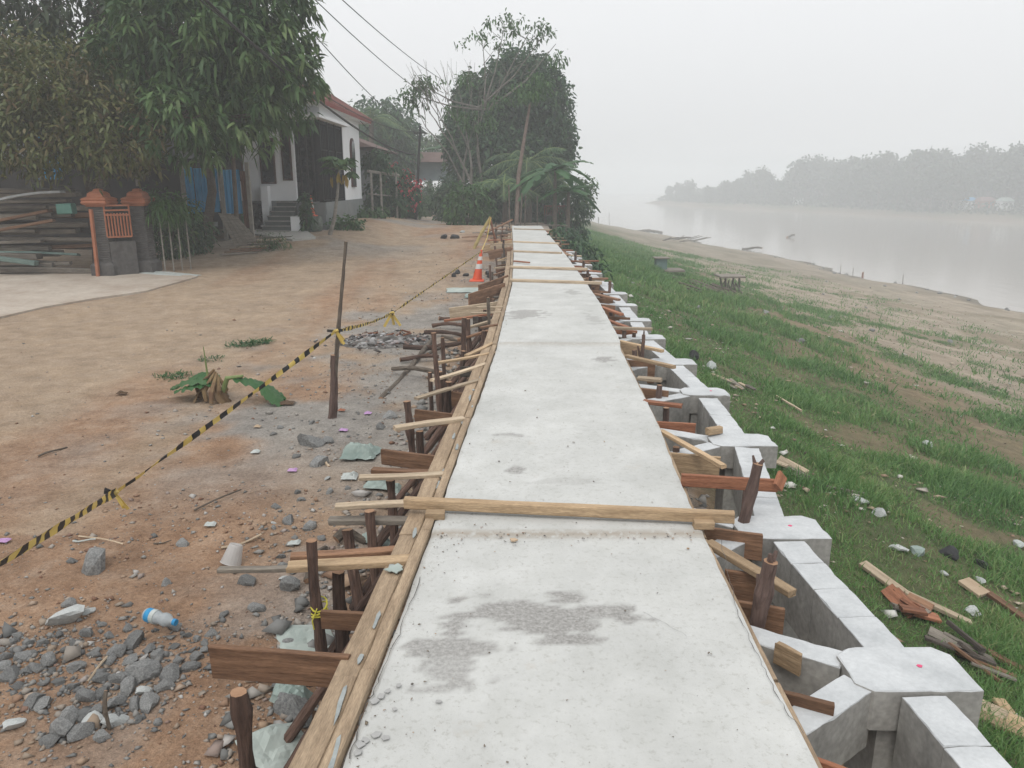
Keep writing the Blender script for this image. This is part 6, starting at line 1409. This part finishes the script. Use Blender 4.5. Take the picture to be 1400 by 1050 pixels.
# ------------------------------------------------------------------ in the river
for k, (px, py, px2, mt) in enumerate([(831, 400, 832, 0), (872, 0, 0, 0)][:0]): pass
def wpt(px, py): return at_z(px, py, WATER)
RS = [(1149, 376, 362), (1166, 378, 366), (1234, 391, 375), (1180, 380, 372)]
for k, (px, py, pt5) in enumerate(RS):
    p = wpt(px, py); stake('river_stake', p+Vector((0, 0, -.5)), at_y(px+1, pt5, p.y), .03 if k < 3 else .11, BARK2 if k < 3 else W_RED, ['leftmost thin stake standing in the shallow water', 'second thin stake in the shallow water, left of the red marker', 'thin stake in the shallow water farthest right', 'fat red brown marker post in the shallow water'][k], 'stake', n=6)
p = wpt(833, 312); 
m = MB(); m.lathe([(4.2, -.3), (3.4, .0), (2.1, .3), (.8, .45), (0.01, .48)], (p.x, p.y, WATER), 18); tag(m.build('sandbar', mat('wet_sand', (.22, .2, .17), (.3, .27, .23))), kind='structure')
stake('river_stake', p, at_y(833, 291, p.y), .05, BARK2, 'stake rising from the small sandbar far out', 'stake', n=6)
p = wpt(818, 306); stake('river_stake', p+Vector((0, 0, -.3)), at_y(818, 297, p.y), .14, BARK2, 'stumpy post in the hazy water left of the sandbar', 'stake', n=6)
def log_(a, b2, r, lab): p, q2 = wpt(*a), wpt(*b2); stake('floating_log', p+Vector((0, 0, r*.4)), q2+Vector((0, 0, r*.6)), r, BARK2, lab, 'log', n=7, wob=1)
log_((1015, 341), (1040, 343), .16, 'dark log floating off the bank'); log_((1076, 325), (1086, 325), .2, 'small dark object floating in mid river'); log_((855, 321), (905, 320), .3, 'long low log lying in the water beyond the drift heap'); log_((1100, 360), (1128, 363), .14, 'low dark mud spit log at the shoreline point')
# ------------------------------------------------------------------ far bank
def far_tree_mesh(seed, tall):
    e = [((0, 0, .62*tall), (.36*tall, .36*tall, .30*tall)), ((.22*tall, 0, .5*tall), (.24*tall, .25*tall, .22*tall)), ((-.14*tall, .1, .76*tall), (.24*tall, .2*tall, .2*tall))]
    P_, d, k = crown_points(e, 150, .35); n = len(P_)*9; C = np.repeat(P_, 9, 0)+rng.normal(0, .24, (n, 3)); D = unit(rng.normal(0, 1, (n, 3))); V, F, v = leaves(C, D, .45*rng.uniform(.6, 1.2, n), .36, .2)
    a = np_obj('crown', V, F, L_FAR, None, v); m = MB(); m.tube([(0, 0, -.5), (0, 0, .4*tall), (.05, 0, .7*tall)], [.16, .12, .05], 6)
    for c, r in e: m.tube([(0, 0, .4*tall), c], [.08, .03], 5)
    b = m.build('trunk', BARK2); md, mt_ = a.data, b.data; bpy.data.objects.remove(a); bpy.data.objects.remove(b); return md, mt_
FT = [far_tree_mesh(s, 5.5) for s in range(5)]
def skyz(px): return np.interp(px, [880, 900, 930, 960, 1000, 1040, 1080, 1120, 1160, 1200, 1240, 1280, 1320, 1350, 1400], [274, 267, 258, 252, 247, 238, 228, 222, 219, 222, 218, 215, 207, 202, 204])
cnt = 0
for k in range(150):
    px = 885+k*3.6+random.uniform(-3, 3); yb = SK*float(np.interp(px, [880, 960, 1100, 1250, 1400], [199, 164, 139, 115, 100]))
    depth_in = random.choice([8, 14, 22, 32]) if not (1285 < px < 1400 or 1080 < px < 1112) else random.choice([24, 32, 40]); y = yb+random.uniform(-2, 2)+depth_in*.5; x = (px-700)/1050*y*1.02
    if x < farshore(y)+2: x = float(farshore(y))+2.5
    ztop = CAMZ+(250-float(skyz(px))+random.choice([-16, -9, -4, 0, 4, 13])-(0 if depth_in > 9 else 15))/1050*y; h = max(1.5, ztop-g(x, y)); s = h/5.6
    t = empty('far_bank_tree', (x, y, g(x, y)), 'hazy tree in the wooded row on the far riverbank', 'tree', 'hazy trees on the far riverbank', rz=random.uniform(0, 6.3)); wx = max(s, .8)*random.uniform(.6, 1.05); t.scale = (wx, wx, s)
    md, mtk = FT[k % 5]
    for nm, me in (('crown', md), ('trunk', mtk)): o_ = link(bpy.data.objects.new(nm, me)); o_.parent = t
# undergrowth on the far bank
n = 30000; y = rng.uniform(120, 380, n); x = farshore(y)+rng.uniform(6, 45, n)**1.0; C = np.stack([x, y, G(x, y)+rng.uniform(0, 2.0, n)*sstep(2, 8, x-farshore(y))], 1)
V, F, v = leaves(C, unit(rng.normal(0, 1, (n, 3))), .9, .7, .2); tag(np_obj('undergrowth', V, F, L_FAR, None, v), kind='stuff')
for k, (px, py, w_, wallm, roofm, lab) in enumerate([(1355, 258, 3.2, ORANGE, ROOFRED, 'orange walled house among the far bank trees'), (1332, 252, 2.4, WHITEWALL, BLUEP, 'pale house with blue roof left of the orange one on the far bank'), (1305, 252, 2.2, PALEBARK, ROOFRED, 'small red roofed house on the far bank'), (1382, 258, 2.4, WHITEWALL, PLTEAL, 'house with teal roof right of the orange one on the far bank'), (1095, 258, 2.0, WHITEWALL, ROOFBR, 'faint pale house far along the far bank')]):
    y = SK*float(np.interp(px, [880, 960, 1100, 1250, 1400], [199, 164, 139, 115, 100]))+12; c = at_y(px, py, y); zb = g(c.x, y); c.z = zb+1.8; w_ *= 1.15
    h5 = empty('riverside_house', (c.x, y, zb), lab, 'house', 'houses on the far bank'); m = MB(); m.box(c.x-w_/2, c.x+w_/2, y, y+3, zb-.3, c.z+.4); m.build('wall', wallm, h5)
    z1 = c.z+.4; mesh_obj('roof', [(c.x-w_*.6, y-.4, z1), (c.x+w_*.6, y-.4, z1), (c.x+w_*.6, y+3.4, z1), (c.x-w_*.6, y+3.4, z1), (c.x-w_*.4, y+1.5, z1+.9), (c.x+w_*.4, y+1.5, z1+.9)], [(0, 1, 5, 4), (1, 2, 5), (2, 3, 4, 5), (3, 0, 4), (0, 3, 2, 1)], roofm, h5)
    m = MB(); m.box(c.x-.7, c.x-.2, y-.03, y-.001, z1-1.1, z1-.4); m.box(c.x+.3, c.x+.8, y-.03, y-.001, z1-1.1, z1-.4); m.build('window', DARKGLASS_SHADE, h5)
# ------------------------------------------------------------------ smoke haze
hm = bpy.data.materials.new('haze'); hm.use_nodes = True; hn = hm.node_tree; hn.nodes.clear(); ho = hn.nodes.new('ShaderNodeOutputMaterial'); pv_ = hn.nodes.new('ShaderNodeVolumePrincipled')
pv_.inputs['Color'].default_value = (*HAZE_COLOR, 1); pv_.inputs['Density'].default_value = HAZE_DENSITY; pv_.inputs['Anisotropy'].default_value = .0
hn.links.new(pv_.outputs[0], ho.inputs['Volume'])
m = MB(); m.box(-505, 605, -21, 692, -20, 12); hz = m.build('haze', hm); tag(hz, kind='stuff')
for o_ in COL.objects:
    l_ = o_.get('label')
    if l_ and len(l_.split()) > 16: open('/tmp/long.txt', 'a').write(o_.name+' | '+l_+'\n')
print('grass', NG, 'objects', len(COL.objects))
